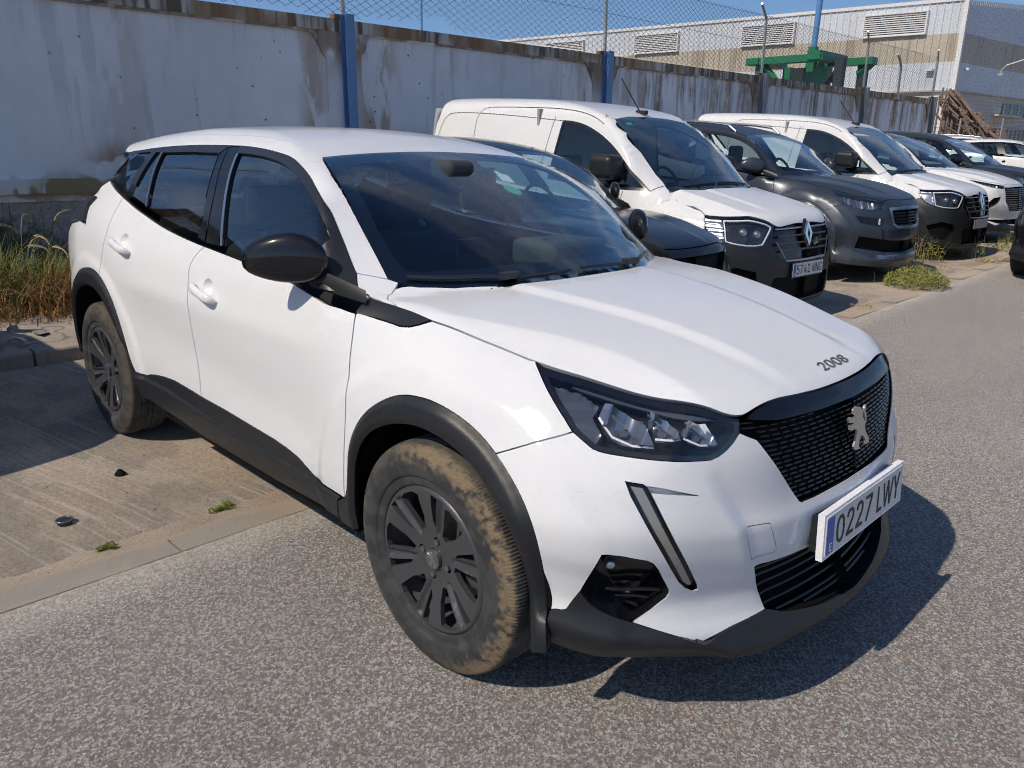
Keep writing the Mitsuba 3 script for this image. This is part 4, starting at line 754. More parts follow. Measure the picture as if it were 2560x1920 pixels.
# mirrors
def mirror_shell():
    u, v = np.meshgrid(np.linspace(0, np.pi, 40), np.linspace(0, 2 * np.pi, 64), indexing="ij")
    se = lambda c, e: np.sign(c) * np.abs(c) ** e
    Y = np.cos(u); r = np.sin(u) ** .72
    zz = r * se(np.sin(v), .85); xx = r * se(np.cos(v), .8)
    y = -.897 + Y * -.095; x = -.655 + .82 * (y + .897) + xx * np.where(xx > 0, .064, .05) * (1 - .15 * Y)
    z = 1.103 + zz * np.where(zz > 0, .083, .070) * (1 - .14 * Y - .08 * Y * Y) + .006 * (1 - Y * Y)
    g = np.arange(u.size).reshape(u.shape); f = np.stack([g[:-1, :-1], g[:-1, 1:], g[1:, 1:], g[1:, :-1]], -1).reshape(-1, 4)
    return trimesh.Trimesh(np.stack([x, y, z], -1).reshape(-1, 3), np.vstack([f[:, [0, 1, 2]], f[:, [0, 2, 3]]]), process=True)
ms = mirror_shell(); ms.fix_normals()
up_ = ms.slice_plane([0, 0, 1.079], [0, 0, 1]); lo_ = ms.slice_plane([0, 0, 1.075], [0, 0, -1])
sym("mirror", M().tm(up_, True), "gloss_black", label="glossy black door mirror")
mk = f"{main}__mirror"
def msub(name, m, bsdf): put(mk, name, m, bsdf); put(mk + "_001", name, m.mirrored(), bsdf)
msub("lower_shell", M().tm(lo_, True), "gloss_black")
band = ms.copy(); c0 = np.array([0, 0, 1.081]); band.vertices = (band.vertices - [-.655, -.897, 1.077]) * [.985, .985, .985] + [-.655, -.897, 1.077]
msub("joint_band", M().tm(band, True), "trim_black")
arm = trimesh.convex.convex_hull(np.vstack([A((-.55, -.815, 1.075), (-.64, -.84, 1.07), (-.52, -.81, 1.035), (-.62, -.83, 1.025)), A((-.40, -.775, 1.035), (-.50, -.785, 1.045), (-.38, -.79, 1.0), (-.50, -.80, 1.005))]))
msub("arm", M().tm(arm, 40), "rubber_seal")
# wipers
for y0, y1, x0 in ((-.05, .52, -.165), (-.62, -.10, -.20)):
    t = np.linspace(0, 1, 14); ys = y0 + (y1 - y0) * t; xs = np.interp(np.abs(ys), np.abs(HOODREAR[:, 1]), HOODREAR[:, 0]) - .028
    p = B_.top(np.stack([xs, ys], 1)); p = p + B_.normal(p) * .012
    w = trimesh.util.concatenate([trimesh.creation.cylinder(.006, segment=(a, c), sections=8) for a, c in zip(p[:-1], p[1:])] + [trimesh.creation.box((.03, .07, .02), trimesh.transformations.translation_matrix(p[7] + [0, 0, .006]))])
    put(main, "wiper", M().tm(w, 40), "trim_black")
# tail: tailgate, lamps
def rear(q):
    y, z = q.T; P = lambda r: (-2.4 - r, y, z); r = B_._solve(P, y * 0, y * 0 + 1.2, 24); return np.stack(P(r), 1)
def tail_part(z0, z1, k):
    qy, qz = np.meshgrid(np.linspace(-.70, .70, 29), np.linspace(z0, z1, k), indexing="ij"); p = rear(np.stack([qy.ravel(), qz.ravel()], 1)); g = np.arange(qy.size).reshape(qy.shape)
    return M().add(p, np.stack([g[:-1, :-1], g[:-1, 1:], g[1:, 1:], g[1:, :-1]], -1).reshape(-1, 4), B_.normal(p))
TAIL_M, TAIL_W = tail_part(.42, 1.09, 15), tail_part(1.09, 1.40, 10)
put(main, "tailgate", TAIL_M, "white_paint"); put(main, "rear_window", TAIL_W, "tinted_glass")
tl = trimesh.convex.convex_hull(A((-2.66, -.755, 1.175), (-2.66, -.778, 1.09), (-2.70, -.79, 1.06), (-3.12, -.66, 1.125), (-3.14, -.72, 1.08), (-3.10, -.74, 1.03), (-3.2, -.40, 1.12), (-3.2, -.40, 1.03)))
sym("tail_lamp", panel(B_, "wall", Pg(A((2.426, 1.192), (2.481, 1.149), (2.462, 1.069), (2.56, 1.078), (2.76, 1.05), (2.80, 1.11), (2.60, 1.175))), .015, off=.016, depth=.03), "trim_black")
REARB = Pg(A((2.90, .40), (3.16, .42), (3.18, .25), (2.9, .25)))
sym("rear_apron", panel(B_, "wall", REARB, .03, off=.006), "matte_black")
# inside: liner, floor, dashboard, seats, wheel
LIN = shapely.union_all([DOOR_F, DOOR_R, FENDER, QUARTER, SILLP, BUMPER.buffer(.004)]).buffer(.004).difference(shapely.union_all([Pg(ARF, A((-.62, .2), (.2, .2))), Pg(ARR, A((1.85, .2), (2.95, .2)))]))
sym("door_lining", panel(B_, "wall", LIN, .05, off=-.024, depth=0), "deep_black")
put(main, "hood_lining", panel(B_, "top", HOOD.buffer(-.002), .06, off=-.022, depth=0), "deep_black")
put(main, "headliner", panel(B_, "top", ROOFP.buffer(-.01), .06, off=-.035, depth=0), "interior_grey")
def bx(x0, x1, y0, y1, z0, z1, r=0):
    b = trimesh.creation.box((x1 - x0, y1 - y0, z1 - z0)); b.apply_translation([(x0 + x1) / 2, (y0 + y1) / 2, (z0 + z1) / 2]); return b
def rbox(x0, x1, y0, y1, z0, z1, r):
    c = [(x, y, z) for x in (x0 + r, x1 - r) for y in (y0 + r, y1 - r) for z in (z0 + r, z1 - r)]
    s = trimesh.creation.icosphere(2, r); return trimesh.convex.convex_hull(np.vstack([s.vertices + q for q in c]))
put(main, "floor", M().tm(trimesh.util.concatenate([bx(-2.1, -.5, -.78, .78, .20, .26), bx(-3.3, -2.0, -.5, .5, .26, .34), bx(-.5, .62, -.48, .48, .20, .30), bx(.40, .62, -.55, .55, .22, .6), bx(-.56, -.48, -.75, .75, .26, .92), bx(-3.0, -2.0, -.55, .55, .34, .8)])), "deep_black")
def well(cx, cz, r=.40):
    a = np.linspace(-.05, np.pi + .05, 40); m = M(); ys = (-.835, -.50)
    p = np.array([[cx + r * np.cos(t), y, cz + r * np.sin(t)] for y in ys for t in a]); k = len(a); i = np.arange(k - 1)
    m.add(p, np.stack([i, i + 1, i + 1 + k, i + k], 1), np.array([[-np.cos(t), 0, -np.sin(t)] for y in ys for t in a]))
    d = shapely.Polygon(np.stack([cx + r * np.cos(a), cz + r * np.sin(a)], 1)); t = trimesh.creation.extrude_polygon(d, .01, engine="earcut"); t.apply_transform(np.array([[1, 0, 0, 0], [0, 0, 1, -.50], [0, 1, 0, 0], [0, 0, 0, 1.0]])); return m.tm(t)
sym("wheel_well", well(0, .335, .415), "deep_black"); sym("wheel_well", well(-2.605, .345, .45), "deep_black")
dp = np.array([(-.30, .96), (-.38, 1.0), (-.52, 1.015), (-.72, .985), (-.80, .93), (-.82, .80), (-.70, .62), (-.35, .62)])
dash = trimesh.creation.extrude_polygon(shapely.Polygon(dp), 1.44, engine="earcut"); dash.apply_transform(np.array([[1, 0, 0, 0], [0, 0, -1, .72], [0, 1, 0, 0], [0, 0, 0, 1.0]])); dash.fix_normals()
put(main, "dashboard", M().tm(dash, 30), "interior_dark")
put(main, "screen", M().tm(trimesh.creation.box((.02, .24, .13), trimesh.transformations.translation_matrix([-.74, 0, 1.045]))), "gloss_black")
put(main, "cluster_hood", M().tm(rbox(-.80, -.55, .22, .56, .98, 1.09, .03), 40), "interior_dark")
sw = trimesh.creation.torus(.165, .016, 40, 12); sw.apply_transform(trimesh.transformations.rotation_matrix(1.15, [0, 1, 0])); sw.apply_translation([-.90, .38, .93])
sh = trimesh.creation.box((.03, .30, .06)); sh.apply_transform(trimesh.transformations.rotation_matrix(-.42, [0, 1, 0])); sh.apply_translation([-.89, .38, .92])
put(main, "steering_wheel", M().tm(trimesh.util.concatenate([sw, sh]), 40), "interior_dark")
def seat(x, y, w=.50, h=.62):
    b = rbox(x - .14, x + .02, y - w / 2, y + w / 2, .48, .48 + h, .06); b.apply_transform(trimesh.transformations.rotation_matrix(-.30, [0, 1, 0], [x, y, .48]))
    hd = rbox(x - .33, x - .23, y - .13, y + .13, 1.10, 1.28, .045); c = rbox(x - .05, x + .50, y - w / 2, y + w / 2, .36, .52, .06); return trimesh.util.concatenate([b, hd, c])
for x, y in ((-1.40, -.37), (-1.40, .37)): put(main, "seat", M().tm(seat(x, y), 40), "interior_dark")
put(main, "rear_seat", M().tm(trimesh.util.concatenate([seat(-2.25, -.36, .6, .6), seat(-2.25, .36, .6, .6)]), 40), "interior_dark")
put(main, "rear_mirror", M().tm(rbox(-.99, -.955, -.12, .12, 1.30, 1.37, .015), 40), "interior_dark")
put(main, "camera_housing", M().tm(rbox(-1.0, -.84, -.07, .07, 1.325, 1.40, .03), 40), "interior_dark")
def sticker(q, off, bsdf, name="sticker"): put(main, name, panel(B_, "top", shapely.Polygon(q), .02, off=-off, depth=0), bsdf)
sticker(A((-.869, .190), (-.864, .205), (-.842, .205), (-.827, .232), (-.757, .205), (-.775, .152)), .008, "paper_white")
cc = np.linspace(0, 2 * np.pi, 25)[:-1]
sticker(np.stack([-.70 + .040 * np.cos(cc), .135 + .034 * np.sin(cc)], 1), .008, "sticker_green"); sticker(np.stack([-.70 + .022 * np.cos(cc), .137 + .020 * np.sin(cc)], 1), .010, "sticker_blue")
# wheels
def tyre_mesh(R=.343, rim=.222, w=.215, hi=True):
    prof = [(rim, -.40), (rim + .010, -.455), (rim + .022, -.462), (rim + .028, -.485), (rim + .045, -.503), (rim + .066, -.504), (R - .040, -.490), (R - .028, -.468), (R - .012, -.430), (R - .004, -.375), (R - .001, -.30), (R, -.2), (R, 0)]
    pr = smooth_line(np.array(prof), 6 if hi else 2); pr = np.vstack([pr, (pr * [1, -1])[::-1][1:]])
    na = 864 if hi else 120; a = np.linspace(0, 2 * np.pi, na + 1)[:-1]
    r = np.repeat(pr[None, :, 0], na, 0); y = np.repeat(pr[None, :, 1] * w, na, 0)
    if hi:
        yy = np.abs(y) / w; crown = r > R - .030
        pitch = (np.arange(na) % 4) < 1
        r = r - .0022 * crown * (pitch[:, None] & (yy > .24) & (yy < .475)) - .007 * crown * ((np.abs(yy - .225) < .02) | (np.abs(yy - .06) < .025))
        r = r - .004 * crown * ((((np.arange(na) + 2) % 4) < 1)[:, None] & (yy < .2))
    x, z = r * np.cos(a)[:, None], r * np.sin(a)[:, None]
    k = pr.shape[0]; g = np.arange(na * k).reshape(na, k); f = np.stack([g[:, :-1], np.roll(g, -1, 0)[:, :-1], np.roll(g, -1, 0)[:, 1:], g[:, 1:]], -1).reshape(-1, 4)
    t = trimesh.Trimesh(np.stack([x, y, z], -1).reshape(-1, 3), np.vstack([f[:, [0, 1, 2]], f[:, [0, 2, 3]]]), process=False)
    c = t.triangles_center; 
    if ((t.face_normals * (c - [0, 0, 0]))[:, [0, 2]].sum(1)).mean() < 0: t.faces = t.faces[:, ::-1]
    return t
def polar(r, d): return np.array([r * math.cos(math.radians(d)), r * math.sin(math.radians(d))])
def cover_polys():
    disc = shapely.Point(0, 0).buffer(.206, 64); holes, spokes = [], []
    for k in range(6):
        a = 58 + 60 * k
        hole = shapely.Polygon([polar(.078, a - 3), polar(.120, a - 13), polar(.180, a - 13.5), polar(.188, a - 6), polar(.188, a + 6), polar(.182, a + 11), polar(.125, a + 9), polar(.085, a + 8)])
        slit = shapely.Polygon([polar(.098, a + 25.5), polar(.188, a + 22.5), polar(.190, a + 29), polar(.11, a + 29)])
        holes += [hole.buffer(.003).buffer(-.003), slit.buffer(.0015)]
        spokes.append(shapely.Polygon([polar(.070, a + 14), polar(.125, a + 11), polar(.192, a + 12), polar(.192, a + 21), polar(.125, a + 23), polar(.075, a + 24)]))
    bolts = [shapely.Point(*polar(.054, d)).buffer(.0115) for d in (80, 170, 260, 350)]
    return disc.difference(shapely.union_all(holes + bolts + [shapely.Point(0, 0).buffer(.0285)])), spokes, bolts
def cover_mesh():
    disc, spokes, bolts = cover_polys(); q, tri, loops = fill(disc, .0055); r = np.hypot(*q.T)
    y = -.098 + .020 * sstep(.19, .05, r) - .004 * sstep(.200, .206, r) * 0 + .010 * sstep(.195, .206, r)
    sp = shapely.union_all(spokes); pt = shapely.points(q); ins = shapely.contains_xy(sp, q[:, 0], q[:, 1]); dd = shapely.distance(pt, sp.boundary)
    y = y + np.where(ins, np.minimum(dd * 1.3, .011), 0)
    p = np.stack([q[:, 0], y, q[:, 1]], 1); n = trimesh.Trimesh(p, tri, process=False)
    m = M().tm(trimesh.Trimesh(p, tri if n.face_normals[:, 1].mean() < 0 else tri[:, ::-1], process=False), 24)
    for L in loops:
        k = len(L); i = np.arange(k); j = (i + 1) % k; e = p[L] + [0, .016, 0]; m.add(np.vstack([p[L], e]), np.stack([i, j, j + k, i + k], 1))
    return m
def ring(r0, r1, y0, y1, n=64):
    a = np.linspace(0, 2 * np.pi, n + 1); p = np.concatenate([np.stack([r * np.cos(a), 0 * a + y, r * np.sin(a)], 1) for r, y in ((r0, y0), (r1, y1))]); i = np.arange(n); return (p, np.stack([i, i + 1, i + 1 + n + 1, i + n + 1], 1))
COVER, TYRE_HI, TYRE_LO = cover_mesh().moved(np.diag([1.075, 1, 1.075, 1.0])), tyre_mesh(), tyre_mesh(hi=False)
RIMB = M().add(*ring(.222, .204, -.094, -.02)).add(*ring(.204, .204, -.02, .09))
LIONW = shapely.affinity.scale(shapely.affinity.translate(lion2, .0625, -.74), .33, .33, origin=(0, 0))
WCAP = M().tm(trimesh.creation.cylinder(.0285, .012, sections=40, transform=trimesh.transformations.translation_matrix([0, -.083, 0]) @ trimesh.transformations.rotation_matrix(np.pi / 2, [1, 0, 0])), 30)
CAPL = M().tm(plate_from(LIONW, .003, np.array([[1, 0, 0, 0], [0, 0, -1, -.088], [0, 1, 0, 0], [0, 0, 0, 1.0]])))
BOLTS = [M().tm(trimesh.creation.cylinder(.0095, .02, sections=6, transform=trimesh.transformations.translation_matrix([polar(.054, d)[0], -.072, polar(.054, d)[1]]) @ trimesh.transformations.rotation_matrix(np.pi / 2, [1, 0, 0]))) for d in (80, 170, 260, 350)]
DISC = M().tm(trimesh.creation.cylinder(.142, .022, sections=60, transform=trimesh.transformations.rotation_matrix(np.pi / 2, [1, 0, 0]))); CALI = M().tm(rbox(.06, .15, -.045, .03, -.06, .06, .012), 40)
BACK = M().tm(trimesh.creation.cylinder(.204, .02, sections=48, transform=trimesh.transformations.translation_matrix([0, .07, 0]) @ trimesh.transformations.rotation_matrix(np.pi / 2, [1, 0, 0])))
def f_tyre(p, n, uv):
    out = mi.Color3f(0)
    fr = p.x > -1.3
    dx = dr.select(fr, p.x, p.x + 2.605); dz = dr.select(fr, p.z - .335, p.z - .343)
    r = dr.sqrt(dx * dx + dz * dz); a = dr.atan2(dz, dx)
    q = fbm(p.x * 22, p.y * 22, p.z * 22, 4); g = noise(p.x * 210, p.y * 210, p.z * 210); lump = fbm(p.x * 60, p.y * 60, p.z * 60, 3)
    base = mix((.026, .028, .031), (.070, .071, .071), .30 + .5 * smoothstep(.40, .66, q) + .25 * (fbm(dx * 4, dz * 4, 2, 3) - .5))
    side = smoothstep(-.815, -.862, p.y); seg = smoothstep(-1.6, -.7, a) * (1 - smoothstep(1.55, 2.3, a))
    band = smoothstep(.280, .318, r + (lump - .5) * .06) * smoothstep(.344, .331, r + (lump - .5) * .022)
    mud = band * side * smoothstep(.24, .66, q + (lump - .5) * .9 + .16 * seg) * (.10 + .85 * seg)
    mud = dr.select(fr, mud, mud * .25)
    tread = (1 - side) * (.30 + .5 * smoothstep(.3, .7, q)) * smoothstep(.325, .338, r)
    out = base * (1 - tread) + mi.Color3f(.105, .10, .09) * tread
    return out * (1 - mud) + mix((.25, .185, .115), (.17, .135, .09), g) * mud
mat("tyre_rubber", proc(f_tyre), .8, spec=.25)
mat("plain_rubber", (.035, .034, .034), .8, spec=.25)
def wheel(parent, cx, cy, cz, side, label=None, hi=True, steer=0, tyre="tyre_rubber"):
    Am = np.eye(4); Am[:3, 3] = [cx, cy, cz]
    if side > 0: Am = Am @ np.diag([1, -1, 1, 1.0])
    fx = (lambda m: m.moved(Am)) if side < 0 else (lambda m: _flip(m.moved(Am)))
    k = put(parent, "wheel", fx(COVER), "graphite", label=label)
    put(k, "tyre", fx(M().tm(TYRE_HI if hi else TYRE_LO, 35)), tyre, label="worn tyre caked with ochre mud" if (hi and cx > -1) else None)
    put(k, "rim", fx(RIMB), "graphite_bright"); put(k, "hub_cap", fx(WCAP), "graphite_bright"); put(k, "cap_emblem", fx(CAPL), "satin_silver")
    for b in BOLTS: put(k, "bolt", fx(b), "graphite_bright")
    put(k, "brake_disc", fx(DISC), "brake_steel"); put(k, "caliper", fx(CALI), "brake_steel"); put(k, "back_plate", fx(BACK), "deep_black")
def _flip(m): m.f = [f[:, ::-1] for f in m.f]; return m
for cx, cz in ((0, .335), (-2.605, .343)):
    wheel(main, cx, -.772, cz, -1); wheel(main, cx, .772, cz, 1, hi=False)
# ---------------------------------------------------------------- the parked row: builders
def place_matrix(x, y, z, yaw, sc=(1, 1, 1), pitch=0.0):
    a = math.radians(yaw); A4 = np.eye(4); A4[:3, :3] = np.array([[math.cos(a), -math.sin(a), 0], [math.sin(a), math.cos(a), 0], [0, 0, 1.0]]) @ np.diag(sc); A4[:3, 3] = [x, y, z]
    if pitch:                                            # rear wheels up on the pavement
        P4 = np.eye(4); P4[2, 0] = -pitch; A4 = A4 @ P4
    return A4
def rim_simple():
    d = shapely.Point(0, 0).buffer(.215, 40); hol = [shapely.Polygon([polar(.08, a - 14), polar(.19, a - 20), polar(.195, a), polar(.19, a + 20), polar(.08, a + 14)]).buffer(-.004) for a in range(0, 360, 60)]
    q, tri, loops = fill(d.difference(shapely.union_all(hol)), .022); r = np.hypot(*q.T); p = np.stack([q[:, 0], -.085 + .025 * sstep(.2, .04, r), q[:, 1]], 1); m = M().tm(trimesh.Trimesh(p, tri[:, ::-1] if trimesh.Trimesh(p, tri, process=False).face_normals[:, 1].mean() > 0 else tri, process=False), 25)
    for L in loops:
        k = len(L); i = np.arange(k); j = (i + 1) % k; m.add(np.vstack([p[L], p[L] + [0, .03, 0]]), np.stack([i, j, j + k, i + k], 1))
    return m
RIM_S, TYRE_S, BACK_S = rim_simple(), M().tm(tyre_mesh(.335, .215, .205, hi=False), 40), M().tm(trimesh.creation.cylinder(.2, .02, sections=30, transform=trimesh.transformations.rotation_matrix(np.pi / 2, [1, 0, 0])))
def wheels4(parent, A4, wb, half, R=.335, rim="graphite_bright"):
    for cx in (0, -wb):
        for sd in (-1, 1):
            L4 = np.eye(4); L4[:3, 3] = [cx, sd * (half - .10), R]; s = R / .335; L4[:3, :3] = np.diag([s, 1 if sd < 0 else -1, s])
            f = (lambda m: m.moved(A4 @ L4)) if sd < 0 else (lambda m: _flip(m.moved(A4 @ L4)))
            k = put(parent, "wheel", f(RIM_S), rim); put(k, "tyre", f(TYRE_S), "plain_rubber"); put(k, "back_plate", f(BACK_S), "deep_black")
def bars_on(b, dash, r=.008):
    global B_; keep = B_; B_ = b
    try: return bars(None, None, dash)
    finally: B_ = keep
def sunk_on(b, *a):
    global B_; keep = B_; B_ = b
    try: return sunk(*a)
    finally: B_ = keep
def cabin(parent, A4, x0, zdash, seats, light="interior_grey", w=.70, bulk=None):
    P = lambda n, t, b: put(parent, n, M().tm(t, 40).moved(A4), b)
    P("dashboard", rbox(x0 - .55, x0, -w, w, .6, zdash, .08), "interior_dark")
    s = trimesh.creation.torus(.18, .015, 32, 8); s.apply_transform(trimesh.transformations.rotation_matrix(1.1, [0, 1, 0])); s.apply_translation([x0 - .62, .36, zdash + .02]); h = trimesh.creation.box((.03, .34, .07)); h.apply_transform(trimesh.transformations.rotation_matrix(-.45, [0, 1, 0])); h.apply_translation([x0 - .61, .36, zdash]); P("steering_wheel", trimesh.util.concatenate([s, h]), "interior_dark")
    for x, y in seats: P("seat", seat(x, y, .48, .66), "interior_dark")
    P("floor", bx(x0 - 2.6, x0 + .7, -w * .7, w * .7, .22, .30), "deep_black")
    P("rear_mirror", rbox(x0 - .86, x0 - .82, -.11, .11, zdash + .38, zdash + .45, .015), "interior_dark")
    if bulk: P("bulkhead", bx(bulk - .03, bulk, -.74, .74, .4, 1.70), light)
# ---------------------------------------------------------------- white vans
VAN_OUT = [(.815, 0), (.808, .2), (.785, .4), (.735, .57), (.665, .69), (.57, .775), (.43, .838), (.25, .872), (0, .884), (-.6, .887), (-2, .887), (-3.0, .872), (-3.4, .842), (-3.52, .80), (-3.58, .55)]
VZ_N = [(0, -.12), (.17, -.06), (.22, -.01), (.3, 0), (.55, 0), (.62, -.008), (.72, -.03), (.84, -.058), (.90, -.078), (.96, -.13), (1.1, -.3), (2.1, -.6)]
VZ_C = [(0, -.12), (.17, -.06), (.22, -.01), (.3, 0), (.58, 0), (.7, -.012), (.8, -.045), (.88, -.085), (.94, -.13), (1.0, -.19), (1.2, -.36), (2.1, -.6)]
VZ_F = [(0, -.1), (.2, -.03), (.3, 0), (.7, 0), (.85, -.012), (.95, -.05), (1.02, -.09), (1.10, -.14), (1.18, -.20), (1.4, -.3), (2.1, -.6)]
VZ_D = [(0, -.2), (.22, -.07), (.32, -.015), (.45, 0), (.9, .002), (1.0, -.008), (1.08, -.024), (1.2, -.052), (1.4, -.106), (1.6, -.166), (1.7, -.205), (1.76, -.26), (1.8, -.34), (1.9, -.55), (2.1, -.8)]
VZ_R = [(0, -.2), (.22, -.07), (.32, -.015), (.45, 0), (.9, .002), (1.1, -.014), (1.3, -.045), (1.5, -.085), (1.65, -.125), (1.72, -.165), (1.78, -.25), (1.83, -.4), (2.1, -.8)]
def van_sculpt(s, z):
    d = -.008 * bump(z, .62, .14) * (s > .3)
    for cx in (0, -2.812): d = d + .010 * (1 - sstep(.44, .50, np.hypot(-.2 - s - cx, z - .33)))
    return d
class VanBody(Body):
    h0 = staticmethod(pch([(-.6, 1.13), (-.2, 1.115), (0, 1.085), (.2, 1.05), (.4, 1.012), (.58, .968), (.68, .932), (.74, .89), (.80, .80), (.9, .6)]))
    wx = staticmethod(pch([(1.0, .10), (1.08, -.05), (1.2, -.22), (1.35, -.45), (1.5, -.69), (1.62, -.90), (1.67, -1.0), (1.72, -1.15), (1.78, -1.5), (1.85, -2)]))
    r0 = staticmethod(pch([(-4, 1.6), (-3.6, 1.70), (-3.5, 1.765), (-3.3, 1.795), (-2.6, 1.812), (-2.0, 1.808), (-1.6, 1.79), (-1.3, 1.755), (-1.1, 1.715), (-.95, 1.675), (-.7, 1.6), (-.3, 1.5)]))
    def topF(b, x, y, z):
        hood = b.h0(x) - .05 * y * y - .010 * sstep(.30, .36, y) * sstep(.7, .4, x) - .45 * np.maximum(y - .60, 0) - z
        ws = (b.wx(z) - (.36 - .30 * sstep(1.1, 1.6, z)) * y * y - x) * .5; rf = b.r0(x) - .045 * y * y - z
        tail = (x + pch([(0, 3.50), (.4, 3.55), (1.0, 3.52), (1.5, 3.44), (1.7, 3.40), (1.9, 3.3)])(z) - .08 * y * y)
        return np.maximum(np.where(x > -.6, hood, -9), smin(smin(ws, rf, .02), tail, .05))
    def kblend(b, x, z): return .03 + .03 * sstep(-.5, -.2, x) * sstep(1.2, 1.1, z) + .05 * sstep(-1.0, -1.2, x) * sstep(1.5, 1.6, z)
VAN = VanBody(-.2, .95, VAN_OUT, [VZ_N, VZ_C, VZ_F, VZ_D, VZ_R], CAR_W, van_sculpt)
def SV(*xyz): return VAN.inv("wall", A(*xyz))
SE = -1.4923
def arch_poly(cx, cz, r, s_of=lambda x: -.2 - x, a0=-.30, xc=-.2):
    t = np.linspace(np.pi - a0 * 0 + .25, -.25, 40); x = cx + r * np.cos(t); z = cz + r * np.sin(t)
    s = np.where(x < xc, xc - x, -(x - xc) * 1.02); return np.stack([s, z], 1)
V_WIN = Pg(smooth_line(A((1.245, 1.605), (1.08, 1.597), (.89, 1.558), (.64, 1.455), (.45, 1.335), (.32, 1.23), (.10, 1.055)), 4), A((.36, 1.045), (.8, 1.05), (1.29, 1.065)))
V_GLASS = V_WIN.buffer(-.022); V_QG = V_GLASS.intersection(shapely.box(-1, .9, .36, 2)); V_FG = V_GLASS.intersection(shapely.box(.385, .9, 3, 2))
V_HOODGAP = A((-.06, -.735), (.0, -.755), (.06, -.752), (.12, -.735), (.20, -.745), (.25, -.762), (.36, -.735), (.52, -.645), (.66, -.50), (.715, -.42), (.735, -.3), (.742, 0))
V_HOODGAP = np.vstack([V_HOODGAP[:5], smooth_line(V_HOODGAP[5:], 4)]); vhe = VAN.inv("wall", VAN.top(V_HOODGAP[5:])); vhe[:, 1] -= .004
VI = int(np.argmin(np.abs(vhe[:, 0] + 1.06)))
V_HL = np.vstack([vhe[:VI + 1], SV((.715, -.455, .83), (.64, -.52, .70), (.60, -.57, .692)), smooth_line(SV((.60, -.57, .692), (.47, -.69, .70), (.36, -.77, .745), (.29, -.805, .81), (.26, -.81, .88)), 4)[1:]])
V_HLP = Pg(V_HL)
V_GR = Pg(vhe[VI:], A((SE, vhe[-1, 1]), (SE, .585)), SV((.80, -.30, .588), (.755, -.40, .60), (.70, -.475, .72), (.715, -.455, .83)))
V_HOODREAR = A((-.02, 0), (-.03, -.3), (-.10, -.55), (-.17, -.68), (-.13, -.71), (-.06, -.735))
V_HOOD = Pg(V_HOODGAP, V_HOODGAP[::-1][1:] * [1, -1], V_HOODREAR[::-1][1:] * [1, -1], V_HOODREAR[1:-1])
V_WL = A((-.215, -.675), (-.35, -.665), (-.55, -.64), (-.75, -.605), (-.90, -.575), (-.945, -.555)); V_WT = A((-.99, -.3), (-1.0, 0))
V_WS = Pg(A((-.03, 0), (-.05, -.3), (-.115, -.54), (-.17, -.64)), V_WL, V_WT, A((-.99, .3)), V_WL[::-1] * [1, -1], A((-.17, .64), (-.115, .54), (-.05, .3)))
V_EDGE = np.stack([np.linspace(-.945, -3.42, 30), np.full(30, -.60)], 1); V_EDGE[:4, 1] = [-.555, -.57, -.585, -.597]
V_ROOF = Pg(V_WT, A((-.99, .3)), V_EDGE * [1, -1], V_EDGE[::-1])
arF, arR = arch_poly(0, .33, .415), arch_poly(-2.812, .33, .415)
V_SEAM = np.vstack([SV((.29, -.805, .81), (.24, -.84, .80)), A((-.36, .70))])
V_SIDE = Pg(VAN.inv("wall", VAN.top(V_EDGE[::-1])), VAN.inv("wall", VAN.top(V_WL[::-1])), VAN.inv("wall", VAN.top(A((-.17, -.69), (-.06, -.738), (.06, -.755), (.20, -.752)))), vhe[:1], SV((.29, -.805, .81)), A((-.43, .78), (-.40, .60)),
            arF[arF[:, 0] > -.42][::-1] if arF[0, 0] < arF[-1, 0] else arF[arF[:, 0] > -.42][::-1], A((.22, .30), (2.2, .30)), arR[::-1], A((3.1, .33), (3.34, .40), (3.36, .8), (3.34, 1.3), (3.27, 1.68))).buffer(0)
V_SIDE = max(getattr(V_SIDE, "geoms", [V_SIDE]), key=lambda g: g.area).difference(V_WIN).difference(shapely.box(-.3, 0, .25, .31))
V_FRONT = Pg(vhe, A((SE, vhe[-1, 1]), (SE, .20)), A((-1.1, .205), (-.75, .215), (-.46, .24), (-.44, .45), (-.415, .60), (-.44, .78)), SV((.29, -.805, .81)))
V_FOG = Pg(SV((.40, -.80, .47), (.55, -.72, .53), (.68, -.62, .50), (.70, -.60, .40), (.63, -.68, .30), (.50, -.77, .31)))
V_INT = Pg(A((SE, .44), (-1.08, .45), (-1.05, .40), (-1.08, .25), (SE, .245)))
V_BUMP = V_FRONT.difference(V_HLP.buffer(.001)).difference(V_GR.buffer(.001)).difference(V_FOG).difference(V_INT)
seam = lambda pts, w=.0028: shapely.LineString(A(*pts)).buffer(w, cap_style=2)
V_SEAMS = [seam([(1.35, 1.64), (1.37, 1.5), (1.42, 1.1), (1.42, .45)]), seam(smooth_line(A((3.12, 1.30), (3.06, 1.50), (2.98, 1.60), (2.85, 1.635), (2.3, 1.64), (1.7, 1.62), (1.25, 1.60)), 5)), seam(smooth_line(A((2.44, 1.60), (2.36, 1.685), (2.2, 1.705), (1.7, 1.712), (1.2, 1.700), (.9, 1.655), (.72, 1.585)), 5)), seam([(2.45, 1.60), (2.47, 1.0), (2.47, .4)]), seam([(3.12, 1.30), (3.13, .8)]), seam([(.34, 1.035), (.40, .8), (.41, .42)]), seam([(.10, 1.05), (.03, 1.11)])]
VM = {}
def vm(name, m, bsdf, mirror=True, **k): VM.setdefault("list", []).append((name, m, bsdf, mirror, k))
